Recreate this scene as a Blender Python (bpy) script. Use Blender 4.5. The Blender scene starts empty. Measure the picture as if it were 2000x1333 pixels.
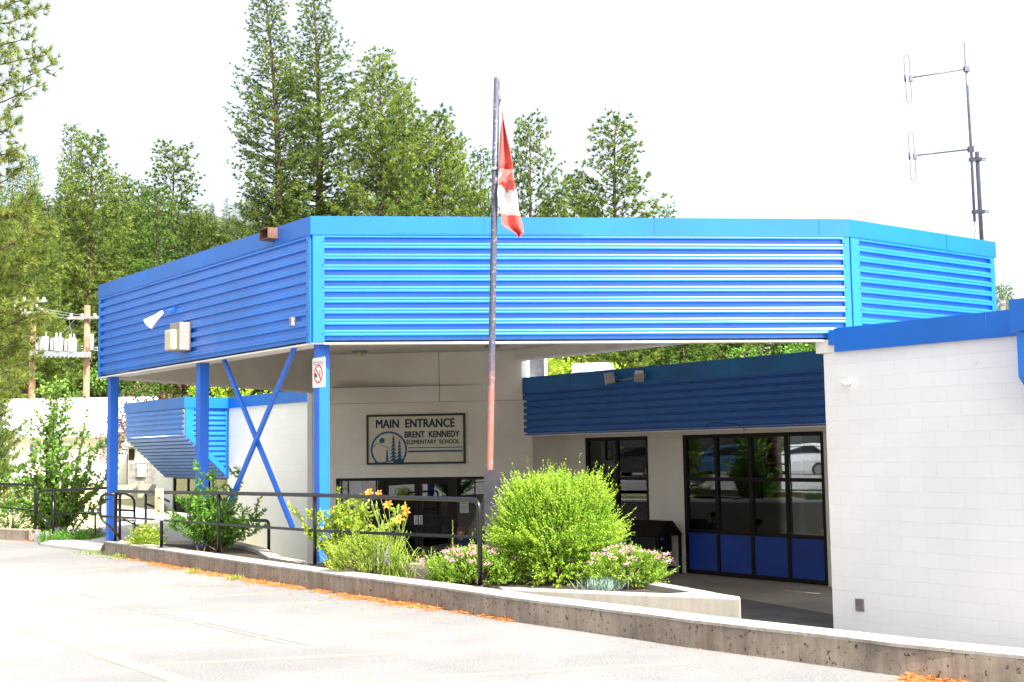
import bpy, math, random
import numpy as np
from math import radians, sin, cos, pi, sqrt, atan2
from mathutils import Vector, Matrix

scn = bpy.context.scene
col = scn.collection
random.seed(7)

# ------------------------------------------------------------------ camera
CH = 1.6; FPX = 2478.8; PT = radians(5.037); RL = radians(0.889)
cam_d = bpy.data.cameras.new('camera'); cam = bpy.data.objects.new('camera', cam_d); col.objects.link(cam)
cam_d.sensor_width = 36; cam_d.lens = FPX / 2000 * 36; cam_d.clip_start = 0.1; cam_d.clip_end = 2000
fw = Vector((0, cos(PT), sin(PT))); r0 = Vector((1, 0, 0)); u0 = Vector((0, -sin(PT), cos(PT)))
cr = r0 * cos(RL) - u0 * sin(RL); cu = r0 * sin(RL) + u0 * cos(RL)
cam.matrix_world = Matrix(((cr.x, cu.x, -fw.x, 0), (cr.y, cu.y, -fw.y, 0), (cr.z, cu.z, -fw.z, CH), (0, 0, 0, 1)))
scn.camera = cam

# ------------------------------------------------------------------ light
SUN_DIR = Vector((0.62, -0.785, 0)).normalized()          # horizontal direction towards the sun
SUN_EL = radians(50)
world = bpy.data.worlds.new('World'); scn.world = world; world.use_nodes = True
wn = world.node_tree.nodes; wl = world.node_tree.links; wn.clear()
sky = wn.new('ShaderNodeTexSky'); sky.sky_type = 'NISHITA'; sky.sun_disc = False
sky.sun_elevation = SUN_EL; sky.sun_rotation = atan2(SUN_DIR.x, SUN_DIR.y)
sky.air_density = 1.0; sky.dust_density = 6.0; sky.ozone_density = 1.0; sky.altitude = 500
bg = wn.new('ShaderNodeBackground'); bg.inputs['Strength'].default_value = 0.112
wo = wn.new('ShaderNodeOutputWorld'); hs = wn.new('ShaderNodeHueSaturation'); hs.inputs['Saturation'].default_value = 0.42; wl.new(sky.outputs[0], hs.inputs['Color']); wl.new(hs.outputs[0], bg.inputs[0]); wl.new(bg.outputs[0], wo.inputs[0])
sun_d = bpy.data.lights.new('sun', 'SUN'); sun_d.energy = 3.6; sun_d.angle = radians(0.5); sun_d.color = (1, 0.955, 0.89)
sun = bpy.data.objects.new('sun', sun_d); col.objects.link(sun)
sd = Vector((SUN_DIR.x * cos(SUN_EL), SUN_DIR.y * cos(SUN_EL), sin(SUN_EL)))
sun.rotation_euler = (-sd).to_track_quat('-Z', 'Y').to_euler()
scn.view_settings.view_transform = 'Standard'; scn.view_settings.look = 'None'
scn.view_settings.exposure = 1.88; scn.view_settings.gamma = 1
scn.cycles.max_bounces = 8; scn.cycles.transparent_max_bounces = 12

# ------------------------------------------------------------------ geometry of the place
def ray(px, py):
    x = (px - 1000) / FPX; y = (py - 666.5) / FPX
    x, y = x * cos(RL) - y * sin(RL), x * sin(RL) + y * cos(RL)
    return Vector((x, cos(PT) + y * sin(PT), sin(PT) - y * cos(PT)))
def at(px, py, Y):
    d = ray(px, py); t = Y / d.y; return Vector((d.x * t, Y, CH + d.z * t))
def onz(px, py, z):
    d = ray(px, py); t = (z - CH) / d.z; return Vector((d.x * t, d.y * t, z))
def D2(deg): return Vector((cos(radians(deg)), sin(radians(deg)), 0))
def onwall(px, py, P, dr):
    """(s, z) of the surveyed point on the vertical plane through P along dr"""
    d = ray(px, py); n = Vector((-dr.y, dr.x, 0)); t = P.dot(n) / d.dot(n)
    q = d * t; return ((Vector((q.x, q.y, 0)) - P).dot(dr), CH + q.z)
UP = Vector((0, 0, 1))
A = D2(127.441); B = D2(37.441); F = D2(6.56); DD = D2(-6.856)
def V(x, y, z=0): return Vector((x, y, z))
P1 = V(-2.744, 17.43); P0 = P1 + A * 8.377; P2 = P1 + F * 7.713; P3 = P2 + B * 3.71
ZB, ZC, ZT, ZS = 3.156, 4.654, 4.916, 4.06
Q = V(4.504, 18.321)
R = V(0.215, 30.739)
W = V(3.27, 28.346)
DP = V(-4.322, 30.92)
LP = V(-9.65, 37.385)
WP = V(-8.525, 38.155)
ZF = -1.05                       # sunken courtyard
ZL = 0.0                         # parking lot
ZK = .222; ZP = .15              # kerb top, planter soil
KS = .889
NF = Vector((F.y, -F.x, 0)); NB = Vector((B.y, -B.x, 0)); NA = -B; ND = Vector((DD.y, -DD.x, 0))

# ------------------------------------------------------------------ mesh helpers
class MB:
    def __init__(s): s.v = []; s.f = []; s.m = []; s.uv = {}; s.sm = []
    def vert(s, p): s.v.append((p[0], p[1], p[2])); return len(s.v) - 1
    def face(s, pts, m=0, uv=None, smooth=False):
        idx = [s.vert(p) for p in pts]; s.f.append(idx); s.m.append(m); s.sm.append(smooth)
        if uv: s.uv[len(s.f) - 1] = uv
    def box(s, c, u, v, w, hu, hv, hw, m=0):
        """box centred c with unit axes u,v,w and half sizes"""
        c = Vector(c); P = []
        for i in (-1, 1):
            for j in (-1, 1):
                for k in (-1, 1): P.append(c + u * (i * hu) + v * (j * hv) + w * (k * hw))
        b = len(s.v); s.v += [tuple(p) for p in P]
        flip = u.cross(v).dot(w) < 0
        for q in ((0, 1, 3, 2), (4, 6, 7, 5), (0, 4, 5, 1), (2, 3, 7, 6), (0, 2, 6, 4), (1, 5, 7, 3)):
            q = q[::-1] if flip else q
            s.f.append([b + i for i in q]); s.m.append(m); s.sm.append(False)
        return s
    def bar(s, a, b, w, h, m=0, up=UP):
        a = Vector(a); b = Vector(b); d = (b - a); L = d.length; d = d / L
        sx = d.cross(up)
        if sx.length < 1e-4: sx = d.cross(Vector((1, 0, 0)))
        sx.normalize(); uy = sx.cross(d)
        return s.box((a + b) / 2, d, sx, uy, L / 2, w / 2, h / 2, m)
    def tube(s, pts, r, n=8, m=0, caps=True, smooth=True):
        pts = [Vector(p) for p in pts]; K = len(pts)
        rs = r if isinstance(r, (list, tuple)) else [r] * K
        d = (pts[1] - pts[0]).normalized(); ref = Vector((0, 0, 1)) if abs(d.z) < .9 else Vector((1, 0, 0))
        x = d.cross(ref).normalized(); rings = []
        for i in range(K):
            if i == 0: t = pts[1] - pts[0]
            elif i == K - 1: t = pts[-1] - pts[-2]
            else: t = (pts[i + 1] - pts[i]).normalized() + (pts[i] - pts[i - 1]).normalized()
            t.normalize(); x = (x - t * x.dot(t)).normalized(); y = t.cross(x)
            b = len(s.v)
            for k in range(n):
                a = 2 * pi * k / n; p = pts[i] + (x * cos(a) + y * sin(a)) * rs[i]; s.v.append(tuple(p))
            rings.append(b)
        for i in range(K - 1):
            for k in range(n):
                k2 = (k + 1) % n
                s.f.append([rings[i] + k, rings[i] + k2, rings[i + 1] + k2, rings[i + 1] + k]); s.m.append(m); s.sm.append(smooth)
        if caps:
            s.f.append([rings[0] + k for k in range(n)][::-1]); s.m.append(m); s.sm.append(False)
            s.f.append([rings[-1] + k for k in range(n)]); s.m.append(m); s.sm.append(False)
        return s
    def prism(s, poly, z0, z1, m=0):
        """vertical prism, poly list of 2D points (any order)"""
        ar = sum(poly[i][0] * poly[(i + 1) % len(poly)][1] - poly[(i + 1) % len(poly)][0] * poly[i][1] for i in range(len(poly)))
        if ar < 0: poly = poly[::-1]
        n = len(poly); b = len(s.v)
        for p in poly: s.v.append((p[0], p[1], z0))
        for p in poly: s.v.append((p[0], p[1], z1))
        s.f.append([b + i for i in range(n)][::-1]); s.m.append(m); s.sm.append(False)
        s.f.append([b + n + i for i in range(n)]); s.m.append(m); s.sm.append(False)
        for i in range(n):
            j = (i + 1) % n; s.f.append([b + i, b + j, b + n + j, b + n + i]); s.m.append(m); s.sm.append(False)
        return s
    def ext(s, poly, O, u, v, n, t, m=0):
        """polygon (x,y) in the plane O,u,v extruded by t along n"""
        ar = sum(poly[i][0] * poly[(i + 1) % len(poly)][1] - poly[(i + 1) % len(poly)][0] * poly[i][1] for i in range(len(poly)))
        if (ar < 0) != (u.cross(v).dot(n) < 0): poly = poly[::-1]
        N = len(poly); b = len(s.v)
        for p in poly: s.v.append(tuple(O + u * p[0] + v * p[1]))
        for p in poly: s.v.append(tuple(O + u * p[0] + v * p[1] + n * t))
        s.f.append([b + i for i in range(N)][::-1]); s.m.append(m); s.sm.append(False)
        s.f.append([b + N + i for i in range(N)]); s.m.append(m); s.sm.append(False)
        for i in range(N):
            j = (i + 1) % N; s.f.append([b + i, b + j, b + N + j, b + N + i]); s.m.append(m); s.sm.append(False)
        return s
    def ball(s, c, rx, ry, rz, n=12, k=8, m=0):
        c = Vector(c); rows = []
        for i in range(k + 1):
            th = pi * i / k; b = len(s.v)
            for j in range(n):
                a = 2 * pi * j / n; s.v.append((c.x + rx * sin(th) * cos(a), c.y + ry * sin(th) * sin(a), c.z + rz * cos(th)))
            rows.append(b)
        for i in range(k):
            for j in range(n):
                j2 = (j + 1) % n; s.f.append([rows[i] + j, rows[i + 1] + j, rows[i + 1] + j2, rows[i] + j2]); s.m.append(m); s.sm.append(True)
        return s

def wloc(o):
    p = Vector(o.location)
    while o.parent: o = o.parent; p += Vector(o.location)
    return p
def tag(o, label=None, cat=None, group=None, kind=None):
    if label: o['label'] = label
    if cat: o['category'] = cat
    if group: o['group'] = group
    if kind: o['kind'] = kind
    return o
def empty(name, loc, label=None, cat=None, group=None, rz=0):
    o = bpy.data.objects.new(name, None); o.location = loc; o.rotation_euler = (0, 0, rz); o.empty_display_size = .3
    col.objects.link(o); return tag(o, label, cat, group)
def build(mb, name, mats, parent=None, bevel=0, loc=None):
    if not isinstance(mats, (list, tuple)): mats = [mats]
    off = wloc(parent) if parent else (Vector(loc) if loc is not None else Vector((0, 0, 0)))
    if parent is None and loc is None and mb.v:
        a = np.array(mb.v); off = Vector(((a[:, 0].min() + a[:, 0].max()) / 2, (a[:, 1].min() + a[:, 1].max()) / 2, a[:, 2].min()))
    me = bpy.data.meshes.new(name)
    me.from_pydata([(x - off.x, y - off.y, z - off.z) for x, y, z in mb.v], [], mb.f)
    for m in mats: me.materials.append(m)
    me.polygons.foreach_set('material_index', mb.m); me.polygons.foreach_set('use_smooth', mb.sm)
    if mb.uv:
        L = me.uv_layers.new(name='UVMap')
        for fi, uv in mb.uv.items():
            p = me.polygons[fi]
            for k, li in enumerate(p.loop_indices): L.data[li].uv = uv[k]
    me.update()
    o = bpy.data.objects.new(name, me); col.objects.link(o)
    if parent: o.parent = parent
    else: o.location = off
    if bevel:
        md = o.modifiers.new('bevel', 'BEVEL'); md.width = bevel; md.segments = 2; md.limit_method = 'ANGLE'; md.angle_limit = radians(40)
    return o
def copy_tree(o, parent=None):
    c = o.copy(); col.objects.link(c)
    if parent: c.parent = parent
    for ch in [x for x in bpy.data.objects if x.parent == o]: copy_tree(ch, c)
    return c

# ------------------------------------------------------------------ materials
def newmat(name):
    m = bpy.data.materials.new(name); m.use_nodes = True; nt = m.node_tree; nt.nodes.clear()
    return m, nt, nt.nodes, nt.links
def mat(name, c, rough=.6, metal=0, var=.12, scale=3, bump=0, bscale=40, spec=.5, c2=None, detail=4, emis=None):
    m, nt, N, L = newmat(name)
    out = N.new('ShaderNodeOutputMaterial'); p = N.new('ShaderNodeBsdfPrincipled'); L.new(p.outputs[0], out.inputs[0])
    p.inputs['Roughness'].default_value = rough; p.inputs['Metallic'].default_value = metal
    p.inputs['Specular IOR Level'].default_value = spec
    tc = N.new('ShaderNodeTexCoord'); no = N.new('ShaderNodeTexNoise'); no.inputs['Scale'].default_value = scale; no.inputs['Detail'].default_value = detail
    L.new(tc.outputs['Object'], no.inputs['Vector'])
    rp = N.new('ShaderNodeValToRGB'); c2 = c2 or tuple(x * (1 - var * 2) for x in c)
    rp.color_ramp.elements[0].position = .3; rp.color_ramp.elements[1].position = .7
    rp.color_ramp.elements[0].color = (*c2, 1); rp.color_ramp.elements[1].color = (*[min(1, x * (1 + var * .4)) for x in c], 1)
    L.new(no.outputs[0], rp.inputs[0]); L.new(rp.outputs[0], p.inputs['Base Color'])
    if bump:
        n2 = N.new('ShaderNodeTexNoise'); n2.inputs['Scale'].default_value = bscale; n2.inputs['Detail'].default_value = 5
        L.new(tc.outputs['Object'], n2.inputs['Vector'])
        b = N.new('ShaderNodeBump'); b.inputs['Strength'].default_value = bump; b.inputs['Distance'].default_value = .02
        L.new(n2.outputs[0], b.inputs['Height']); L.new(b.outputs[0], p.inputs['Normal'])
    if emis: p.inputs['Emission Color'].default_value = (*c, 1); p.inputs['Emission Strength'].default_value = emis
    return m
M = {}
M['rib'] = mat('blue_ribbed_metal', (.008, .174, .66), .27, 0, .07, .9, .10, 1.6, spec=.6)
M['cap'] = mat('blue_flashing_metal', (.003, .138, .55), .36, 0, .08, .7, .05, 3, spec=.5)
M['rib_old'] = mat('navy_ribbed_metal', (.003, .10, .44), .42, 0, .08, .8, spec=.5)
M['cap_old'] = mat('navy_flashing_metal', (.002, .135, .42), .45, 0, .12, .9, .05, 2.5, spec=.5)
M['rib_faded_lit'] = mat('faded_bounce_lit_metal', (.10, .19, .50), .5, 0, .08, 1.2, spec=.4)  # faded paint, with bounced ground light also put into the paler tone
M['post'] = mat('blue_post_paint', (.010, .130, .64), .35, 0, .05, 2)
M['panel'] = mat('deep_blue_panel', (.003, .042, .30), .5, 0, .12, 2)
M['soffit'] = mat('soffit_paint', (.74, .70, .64), .8, 0, .08, 1.2, .1, 30, c2=(.66, .62, .56))
M['stucco'] = mat('stucco_panel', (.78, .73, .66), .85, 0, .06, 1.0, .2, 60, c2=(.70, .65, .57))
M['white'] = mat('white_paint', (.80, .79, .76), .6, 0, .05, 2)
M['trimw'] = mat('white_trim', (.82, .79, .74), .6, 0, .05, 3)
M['frame'] = mat('dark_brown_frame', (.010, .005, .004), .45, 0, .2, 5, spec=.25)
M['black'] = mat('black_enamel', (.008, .008, .011), .28, 0, .3, 12, .12, 60)
M['rust'] = mat('rust', (.20, .07, .03), .8, 0, .4, 20)
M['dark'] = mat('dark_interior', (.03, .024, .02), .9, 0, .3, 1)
M['room'] = mat('room_paint', (.40, .38, .35), .9, 0, .1, 1)
M['galv'] = mat('galvanised_steel', (.42, .43, .46), .38, .7, .15, 10)
M['brk'] = mat('worn_dark_steel', (.014, .016, .028), .5, .1, .1, 7, .2, 30, c2=(.05, .04, .042), detail=8)
M['galv2'] = mat('dull_galvanised_tube', (.17, .17, .21), .5, .1, .15, 10)
M['grey'] = mat('grey_metal', (.34, .34, .33), .5, 0, .1, 8)
M['alu'] = mat('brushed_handle', (.6, .58, .54), .35, .8, .1, 8)
M['conc_floor'] = mat('courtyard_concrete', (.33, .29, .25), .9, 0, .15, .9, .3, 30, c2=(.25, .22, .19), detail=8)
M['asph_old'] = mat('courtyard_asphalt', (.13, .125, .13), .95, 0, .2, 1.5, .4, 60, detail=8)
M['walk'] = mat('walk_concrete', (.55, .52, .48), .9, 0, .1, 1.4, .2, 40, detail=8)
M['soil'] = mat('planter_soil', (.055, .038, .026), 1, 0, .4, 8, .8, 30)
M['wood'] = mat('pole_wood', (.34, .20, .12), .9, 0, .25, 5, .4, 30)
M['woodgrey'] = mat('weathered_wood', (.24, .23, .215), .9, 0, .25, 6, .4, 30)
M['cream'] = mat('house_siding', (.74, .72, .68), .8, 0, .04, 1)
M['roofw'] = mat('pale_metal_roof', (.72, .72, .73), .5, 0, .05, 1)
M['roofing'] = mat('roof_membrane', (.32, .31, .30), .95, 0, .15, 1)
M['shingle'] = mat('grey_shingle', (.24, .23, .22), .95, 0, .2, 4)
M['bark'] = mat('pine_bark', (.13, .085, .06), 1, 0, .4, 6, .8, 12)
M['twig'] = mat('shrub_stem', (.12, .09, .05), .9, 0, .3, 10)
M['red'] = mat('red_cloth', (.68, .12, .10), .75, 0, .08, 6)
M['wcloth'] = mat('white_cloth', (.66, .66, .66), .75, 0, .04, 6)
M['yline'] = mat('faded_yellow_paint', (.31, .27, .15), .85, 0, .25, 6, c2=(.235, .22, .175), detail=8)
M['rline'] = mat('faded_red_paint', (.31, .16, .14), .85, 0, .3, 8, c2=(.28, .24, .22), detail=8)
M['ink'] = mat('navy_lettering', (.006, .010, .055), .5, 0, .1, 5)
M['blueink'] = mat('blue_emblem', (.006, .10, .26), .5, 0, .08, 5)
M['signface'] = mat('sign_face', (.66, .62, .50), .6, 0, .05, 2)
M['signedge'] = mat('sign_border', (.006, .016, .010), .5, 0, .1, 4)
M['signred'] = mat('red_ink', (.70, .02, .02), .5, 0, .05, 5)
M['tag_orange'] = mat('orange_plaque', (.75, .45, .20), .6, 0, .1, 9)
M['tag_blue'] = mat('plaque_foot', (.30, .34, .52), .6, 0, .1, 9)
M['beige'] = mat('beige_lens', (.62, .56, .36), .5, 0, .06, 9)
M['taupe'] = mat('taupe_box', (.27, .23, .21), .5, 0, .06, 9)
M['brownbox'] = mat('brown_scupper', (.16, .075, .05), .6, 0, .2, 9)
M['skin'] = mat('skin', (.52, .28, .18), .55, 0, .06, 12)
M['hair'] = mat('brown_hair', (.05, .022, .012), .7, 0, .3, 30)
M['hair2'] = mat('light_brown_hair', (.16, .085, .045), .7, 0, .3, 30)
M['navycloth'] = mat('navy_shirt', (.012, .03, .11), .85, 0, .2, 10)
M['darkcloth'] = mat('dark_trousers', (.02, .02, .025), .9, 0, .2, 10)
M['teal'] = mat('teal_cloth', (.06, .28, .26), .8, 0, .1, 10)
M['tyre'] = mat('tyre', (.02, .02, .02), .85, 0, .1, 10)
M['steel'] = mat('alloy', (.45, .45, .46), .3, .8, .05, 5)
M['orangelily'] = mat('lily_petal', (.80, .17, .008), .55, 0, .15, 20, c2=(.72, .26, .02))

def block_mat(name, c, c2):
    m, nt, N, L = newmat(name)
    out = N.new('ShaderNodeOutputMaterial'); p = N.new('ShaderNodeBsdfPrincipled'); L.new(p.outputs[0], out.inputs[0])
    p.inputs['Roughness'].default_value = .7
    tc = N.new('ShaderNodeTexCoord'); br = N.new('ShaderNodeTexBrick'); L.new(tc.outputs['UV'], br.inputs['Vector'])
    for k, v in (('Scale', 1), ('Mortar Size', .005), ('Mortar Smooth', .6), ('Brick Width', .4), ('Row Height', .2), ('Bias', 0)): br.inputs[k].default_value = v
    br.inputs['Color1'].default_value = (1, 1, 1, 1); br.inputs['Color2'].default_value = (.97, .97, .97, 1); br.inputs['Mortar'].default_value = (.95, .945, .94, 1)
    no = N.new('ShaderNodeTexNoise'); no.inputs['Scale'].default_value = .8; no.inputs['Detail'].default_value = 8; L.new(tc.outputs['UV'], no.inputs['Vector'])
    rp = N.new('ShaderNodeValToRGB'); rp.color_ramp.elements[0].position = .3; rp.color_ramp.elements[1].position = .65
    rp.color_ramp.elements[0].color = (*c2, 1); rp.color_ramp.elements[1].color = (*c, 1); L.new(no.outputs[0], rp.inputs[0])
    # scuffs
    n3 = N.new('ShaderNodeTexNoise'); n3.inputs['Scale'].default_value = 2.3; n3.inputs['Detail'].default_value = 10; n3.inputs['Roughness'].default_value = .7; L.new(tc.outputs['UV'], n3.inputs['Vector'])
    r3 = N.new('ShaderNodeValToRGB'); r3.color_ramp.elements[0].position = .27; r3.color_ramp.elements[1].position = .36
    r3.color_ramp.elements[0].color = (.72, .70, .67, 1); r3.color_ramp.elements[1].color = (1, 1, 1, 1); L.new(n3.outputs[0], r3.inputs[0])
    m1 = N.new('ShaderNodeMixRGB'); m1.blend_type = 'MULTIPLY'; m1.inputs[0].default_value = 1; L.new(rp.outputs[0], m1.inputs[1]); L.new(br.outputs['Color'], m1.inputs[2])
    m2 = N.new('ShaderNodeMixRGB'); m2.blend_type = 'MULTIPLY'; m2.inputs[0].default_value = .8; L.new(m1.outputs[0], m2.inputs[1]); L.new(r3.outputs[0], m2.inputs[2])
    L.new(m2.outputs[0], p.inputs['Base Color'])
    n2 = N.new('ShaderNodeTexNoise'); n2.inputs['Scale'].default_value = 60; n2.inputs['Detail'].default_value = 4; L.new(tc.outputs['UV'], n2.inputs['Vector'])
    ad = N.new('ShaderNodeMath'); ad.operation = 'MULTIPLY_ADD'; ad.inputs[1].default_value = .25; L.new(n2.outputs[0], ad.inputs[0])
    iv = N.new('ShaderNodeMath'); iv.operation = 'SUBTRACT'; iv.inputs[0].default_value = 1; L.new(br.outputs['Fac'], iv.inputs[1]); L.new(iv.outputs[0], ad.inputs[2])
    b = N.new('ShaderNodeBump'); b.inputs['Strength'].default_value = .5; b.inputs['Distance'].default_value = .006
    L.new(ad.outputs[0], b.inputs['Height']); L.new(b.outputs[0], p.inputs['Normal'])
    return m
M['block'] = block_mat('painted_block', (.84, .835, .82), (.79, .785, .77))
M['block_beige'] = block_mat('cream_painted_block', (.80, .75, .67), (.73, .68, .60))

def rough_conc(name, c1, c2, hole, streak=.70):
    """board cast concrete with bug holes and stains"""
    m, nt, N, L = newmat(name)
    out = N.new('ShaderNodeOutputMaterial'); p = N.new('ShaderNodeBsdfPrincipled'); L.new(p.outputs[0], out.inputs[0]); p.inputs['Roughness'].default_value = .95
    tc = N.new('ShaderNodeTexCoord')
    def noise(s, d=8, v=None):
        n = N.new('ShaderNodeTexNoise'); n.inputs['Scale'].default_value = s; n.inputs['Detail'].default_value = d; n.inputs['Roughness'].default_value = .65
        L.new(v or tc.outputs['Object'], n.inputs['Vector']); return n
    n1 = noise(2.2); rp = N.new('ShaderNodeValToRGB'); rp.color_ramp.elements[0].position = .32; rp.color_ramp.elements[1].position = .66
    rp.color_ramp.elements[0].color = (*c2, 1); rp.color_ramp.elements[1].color = (*c1, 1); L.new(n1.outputs[0], rp.inputs[0])
    mp = N.new('ShaderNodeMapping'); mp.inputs['Scale'].default_value = (14, 14, 1.2); L.new(tc.outputs['Object'], mp.inputs[0])
    n2 = noise(1, 6, mp.outputs[0]); r2 = N.new('ShaderNodeValToRGB'); r2.color_ramp.elements[0].position = .35; r2.color_ramp.elements[1].position = .6
    r2.color_ramp.elements[0].color = (streak + .02, streak, streak - .03, 1); r2.color_ramp.elements[1].color = (1, 1, 1, 1); L.new(n2.outputs[0], r2.inputs[0])
    n3 = noise(24, 4); r3 = N.new('ShaderNodeValToRGB'); r3.color_ramp.elements[0].position = hole; r3.color_ramp.elements[1].position = hole + .06
    r3.color_ramp.elements[0].color = (.25, .22, .2, 1); r3.color_ramp.elements[1].color = (1, 1, 1, 1); L.new(n3.outputs[0], r3.inputs[0])
    a = N.new('ShaderNodeMixRGB'); a.blend_type = 'MULTIPLY'; a.inputs[0].default_value = 1; L.new(rp.outputs[0], a.inputs[1]); L.new(r2.outputs[0], a.inputs[2])
    b = N.new('ShaderNodeMixRGB'); b.blend_type = 'MULTIPLY'; b.inputs[0].default_value = 1; L.new(a.outputs[0], b.inputs[1]); L.new(r3.outputs[0], b.inputs[2])
    L.new(b.outputs[0], p.inputs['Base Color'])
    bu = N.new('ShaderNodeBump'); bu.inputs['Strength'].default_value = .9; bu.inputs['Distance'].default_value = .015; L.new(b.outputs[0], bu.inputs['Height']); L.new(bu.outputs[0], p.inputs['Normal'])
    return m
M['kerb'] = rough_conc('aged_shaded_kerb', (.38, .31, .24), (.20, .16, .12), .345)  # stains and holes; shade of the kerb face also put into the darker tone
M['kerbtop'] = rough_conc('pale_kerb_top', (.42, .385, .34), (.31, .28, .24), .30)
M['ramp'] = rough_conc('pale_cast_concrete', (.36, .335, .29), (.28, .26, .22), .28, .86)

def asphalt():
    m, nt, N, L = newmat('sun_bleached_asphalt')
    out = N.new('ShaderNodeOutputMaterial'); p = N.new('ShaderNodeBsdfPrincipled'); L.new(p.outputs[0], out.inputs[0]); p.inputs['Roughness'].default_value = .92
    tc = N.new('ShaderNodeTexCoord')
    def ramp(src, p0, p1, c0, c1):
        r = N.new('ShaderNodeValToRGB'); r.color_ramp.elements[0].position = p0; r.color_ramp.elements[1].position = p1
        r.color_ramp.elements[0].color = (*c0, 1); r.color_ramp.elements[1].color = (*c1, 1); L.new(src, r.inputs[0]); return r
    def noise(s, d=6, ro=.6):
        n = N.new('ShaderNodeTexNoise'); n.inputs['Scale'].default_value = s; n.inputs['Detail'].default_value = d; n.inputs['Roughness'].default_value = ro
        L.new(tc.outputs['Object'], n.inputs['Vector']); return n
    base = ramp(noise(.22, 5).outputs[0], .42, .60, (.205, .199, .192), (.275, .266, .253))
    spk = ramp(noise(55, 3, .8).outputs[0], .36, .60, (.58, .58, .58), (1.12, 1.12, 1.12))
    bl = ramp(noise(1.6, 8, .7).outputs[0], .3, .7, (.88, .88, .89), (1.05, 1.04, 1.02))
    vo = N.new('ShaderNodeTexVoronoi'); vo.inputs['Scale'].default_value = 30; L.new(tc.outputs['Object'], vo.inputs['Vector'])
    st = ramp(vo.outputs['Distance'], .03, .1, (.45, .42, .4), (1, 1, 1))
    c = base
    for q in (spk, bl, st):
        x = N.new('ShaderNodeMixRGB'); x.blend_type = 'MULTIPLY'; x.inputs[0].default_value = .9; L.new(c.outputs[0], x.inputs[1]); L.new(q.outputs[0], x.inputs[2]); c = x
    L.new(c.outputs[0], p.inputs['Base Color'])
    b = N.new('ShaderNodeBump'); b.inputs['Strength'].default_value = .7; b.inputs['Distance'].default_value = .01; L.new(spk.outputs[0], b.inputs['Height']); L.new(b.outputs[0], p.inputs['Normal'])
    return m
M['asphalt'] = asphalt()
M['lawn'] = mat('dry_lawn', (.30, .30, .12), 1, 0, .2, .6, .6, 20, c2=(.42, .38, .22), detail=8)

M['forestfloor'] = mat('forest_floor', (.06, .075, .025), 1, 0, .3, .3, .8, 5, c2=(.035, .045, .02), detail=10)

def glass():
    m, nt, N, L = newmat('window_glass')
    out = N.new('ShaderNodeOutputMaterial'); tr = N.new('ShaderNodeBsdfTransparent'); tr.inputs[0].default_value = (.86, .90, .90, 1)
    gl = N.new('ShaderNodeBsdfGlossy'); gl.inputs['Roughness'].default_value = .01; gl.inputs['Color'].default_value = (.95, .97, 1, 1)
    fr = N.new('ShaderNodeFresnel'); fr.inputs[0].default_value = 1.52
    ad = N.new('ShaderNodeMath'); ad.operation = 'MULTIPLY_ADD'; ad.inputs[1].default_value = 1.6; ad.inputs[2].default_value = .015; L.new(fr.outputs[0], ad.inputs[0])
    tc = N.new('ShaderNodeTexCoord'); no = N.new('ShaderNodeTexNoise'); no.inputs['Scale'].default_value = .7; L.new(tc.outputs['Object'], no.inputs['Vector'])
    b = N.new('ShaderNodeBump'); b.inputs['Strength'].default_value = .04; b.inputs['Distance'].default_value = .02; L.new(no.outputs[0], b.inputs['Height']); L.new(b.outputs[0], gl.inputs['Normal'])
    mx = N.new('ShaderNodeMixShader'); L.new(ad.outputs[0], mx.inputs[0]); L.new(tr.outputs[0], mx.inputs[1]); L.new(gl.outputs[0], mx.inputs[2]); L.new(mx.outputs[0], out.inputs[0])
    return m
M['glass'] = glass()

def foliage(name, dark, light, trans=.35, tcol=None):
    m, nt, N, L = newmat(name)
    out = N.new('ShaderNodeOutputMaterial'); p = N.new('ShaderNodeBsdfPrincipled'); p.inputs['Roughness'].default_value = .55; p.inputs['Specular IOR Level'].default_value = .3
    at_ = N.new('ShaderNodeAttribute'); at_.attribute_name = 'tint'
    rp = N.new('ShaderNodeValToRGB'); rp.color_ramp.elements[0].color = (*dark, 1); rp.color_ramp.elements[1].color = (*light, 1)
    L.new(at_.outputs['Fac'], rp.inputs[0])
    L.new(rp.outputs[0], p.inputs['Base Color'])
    t = N.new('ShaderNodeBsdfTranslucent'); L.new(rp.outputs[0], t.inputs[0])
    mx = N.new('ShaderNodeMixShader'); mx.inputs[0].default_value = trans; L.new(p.outputs[0], mx.inputs[1]); L.new(t.outputs[0], mx.inputs[2]); L.new(mx.outputs[0], out.inputs[0])
    return m
M['pineA'] = foliage('pine_needles', (.045, .095, .020), (.24, .32, .06))
M['pineB'] = foliage('bright_pine_needles', (.05, .11, .018), (.29, .37, .06))
M['fir'] = foliage('fir_needles', (.04, .10, .02), (.20, .34, .05))
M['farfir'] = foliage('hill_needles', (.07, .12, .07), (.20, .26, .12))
M['nearpine'] = foliage('near_pine_needles', (.08, .13, .02), (.30, .34, .06))
M['bush'] = foliage('bright_bush_leaves', (.10, .26, .012), (.44, .60, .06), .42)
M['spirea'] = foliage('spirea_leaves', (.09, .22, .015), (.34, .48, .06), .4)
M['pink'] = foliage('pink_blossom', (.60, .22, .30), (.85, .52, .58), .3)
M['shrubg'] = foliage('glossy_green_leaves', (.045, .16, .015), (.20, .40, .05), .4)
M['shruby'] = foliage('yellow_green_leaves', (.14, .28, .02), (.50, .58, .08), .45)
M['treeleaf'] = foliage('light_tree_leaves', (.05, .16, .02), (.26, .42, .07), .4)
M['lime'] = foliage('lime_leaves', (.20, .34, .02), (.50, .62, .05), .4)
M['purpleleaf'] = foliage('purple_leaves', (.05, .02, .018), (.18, .08, .06), .3)
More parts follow.
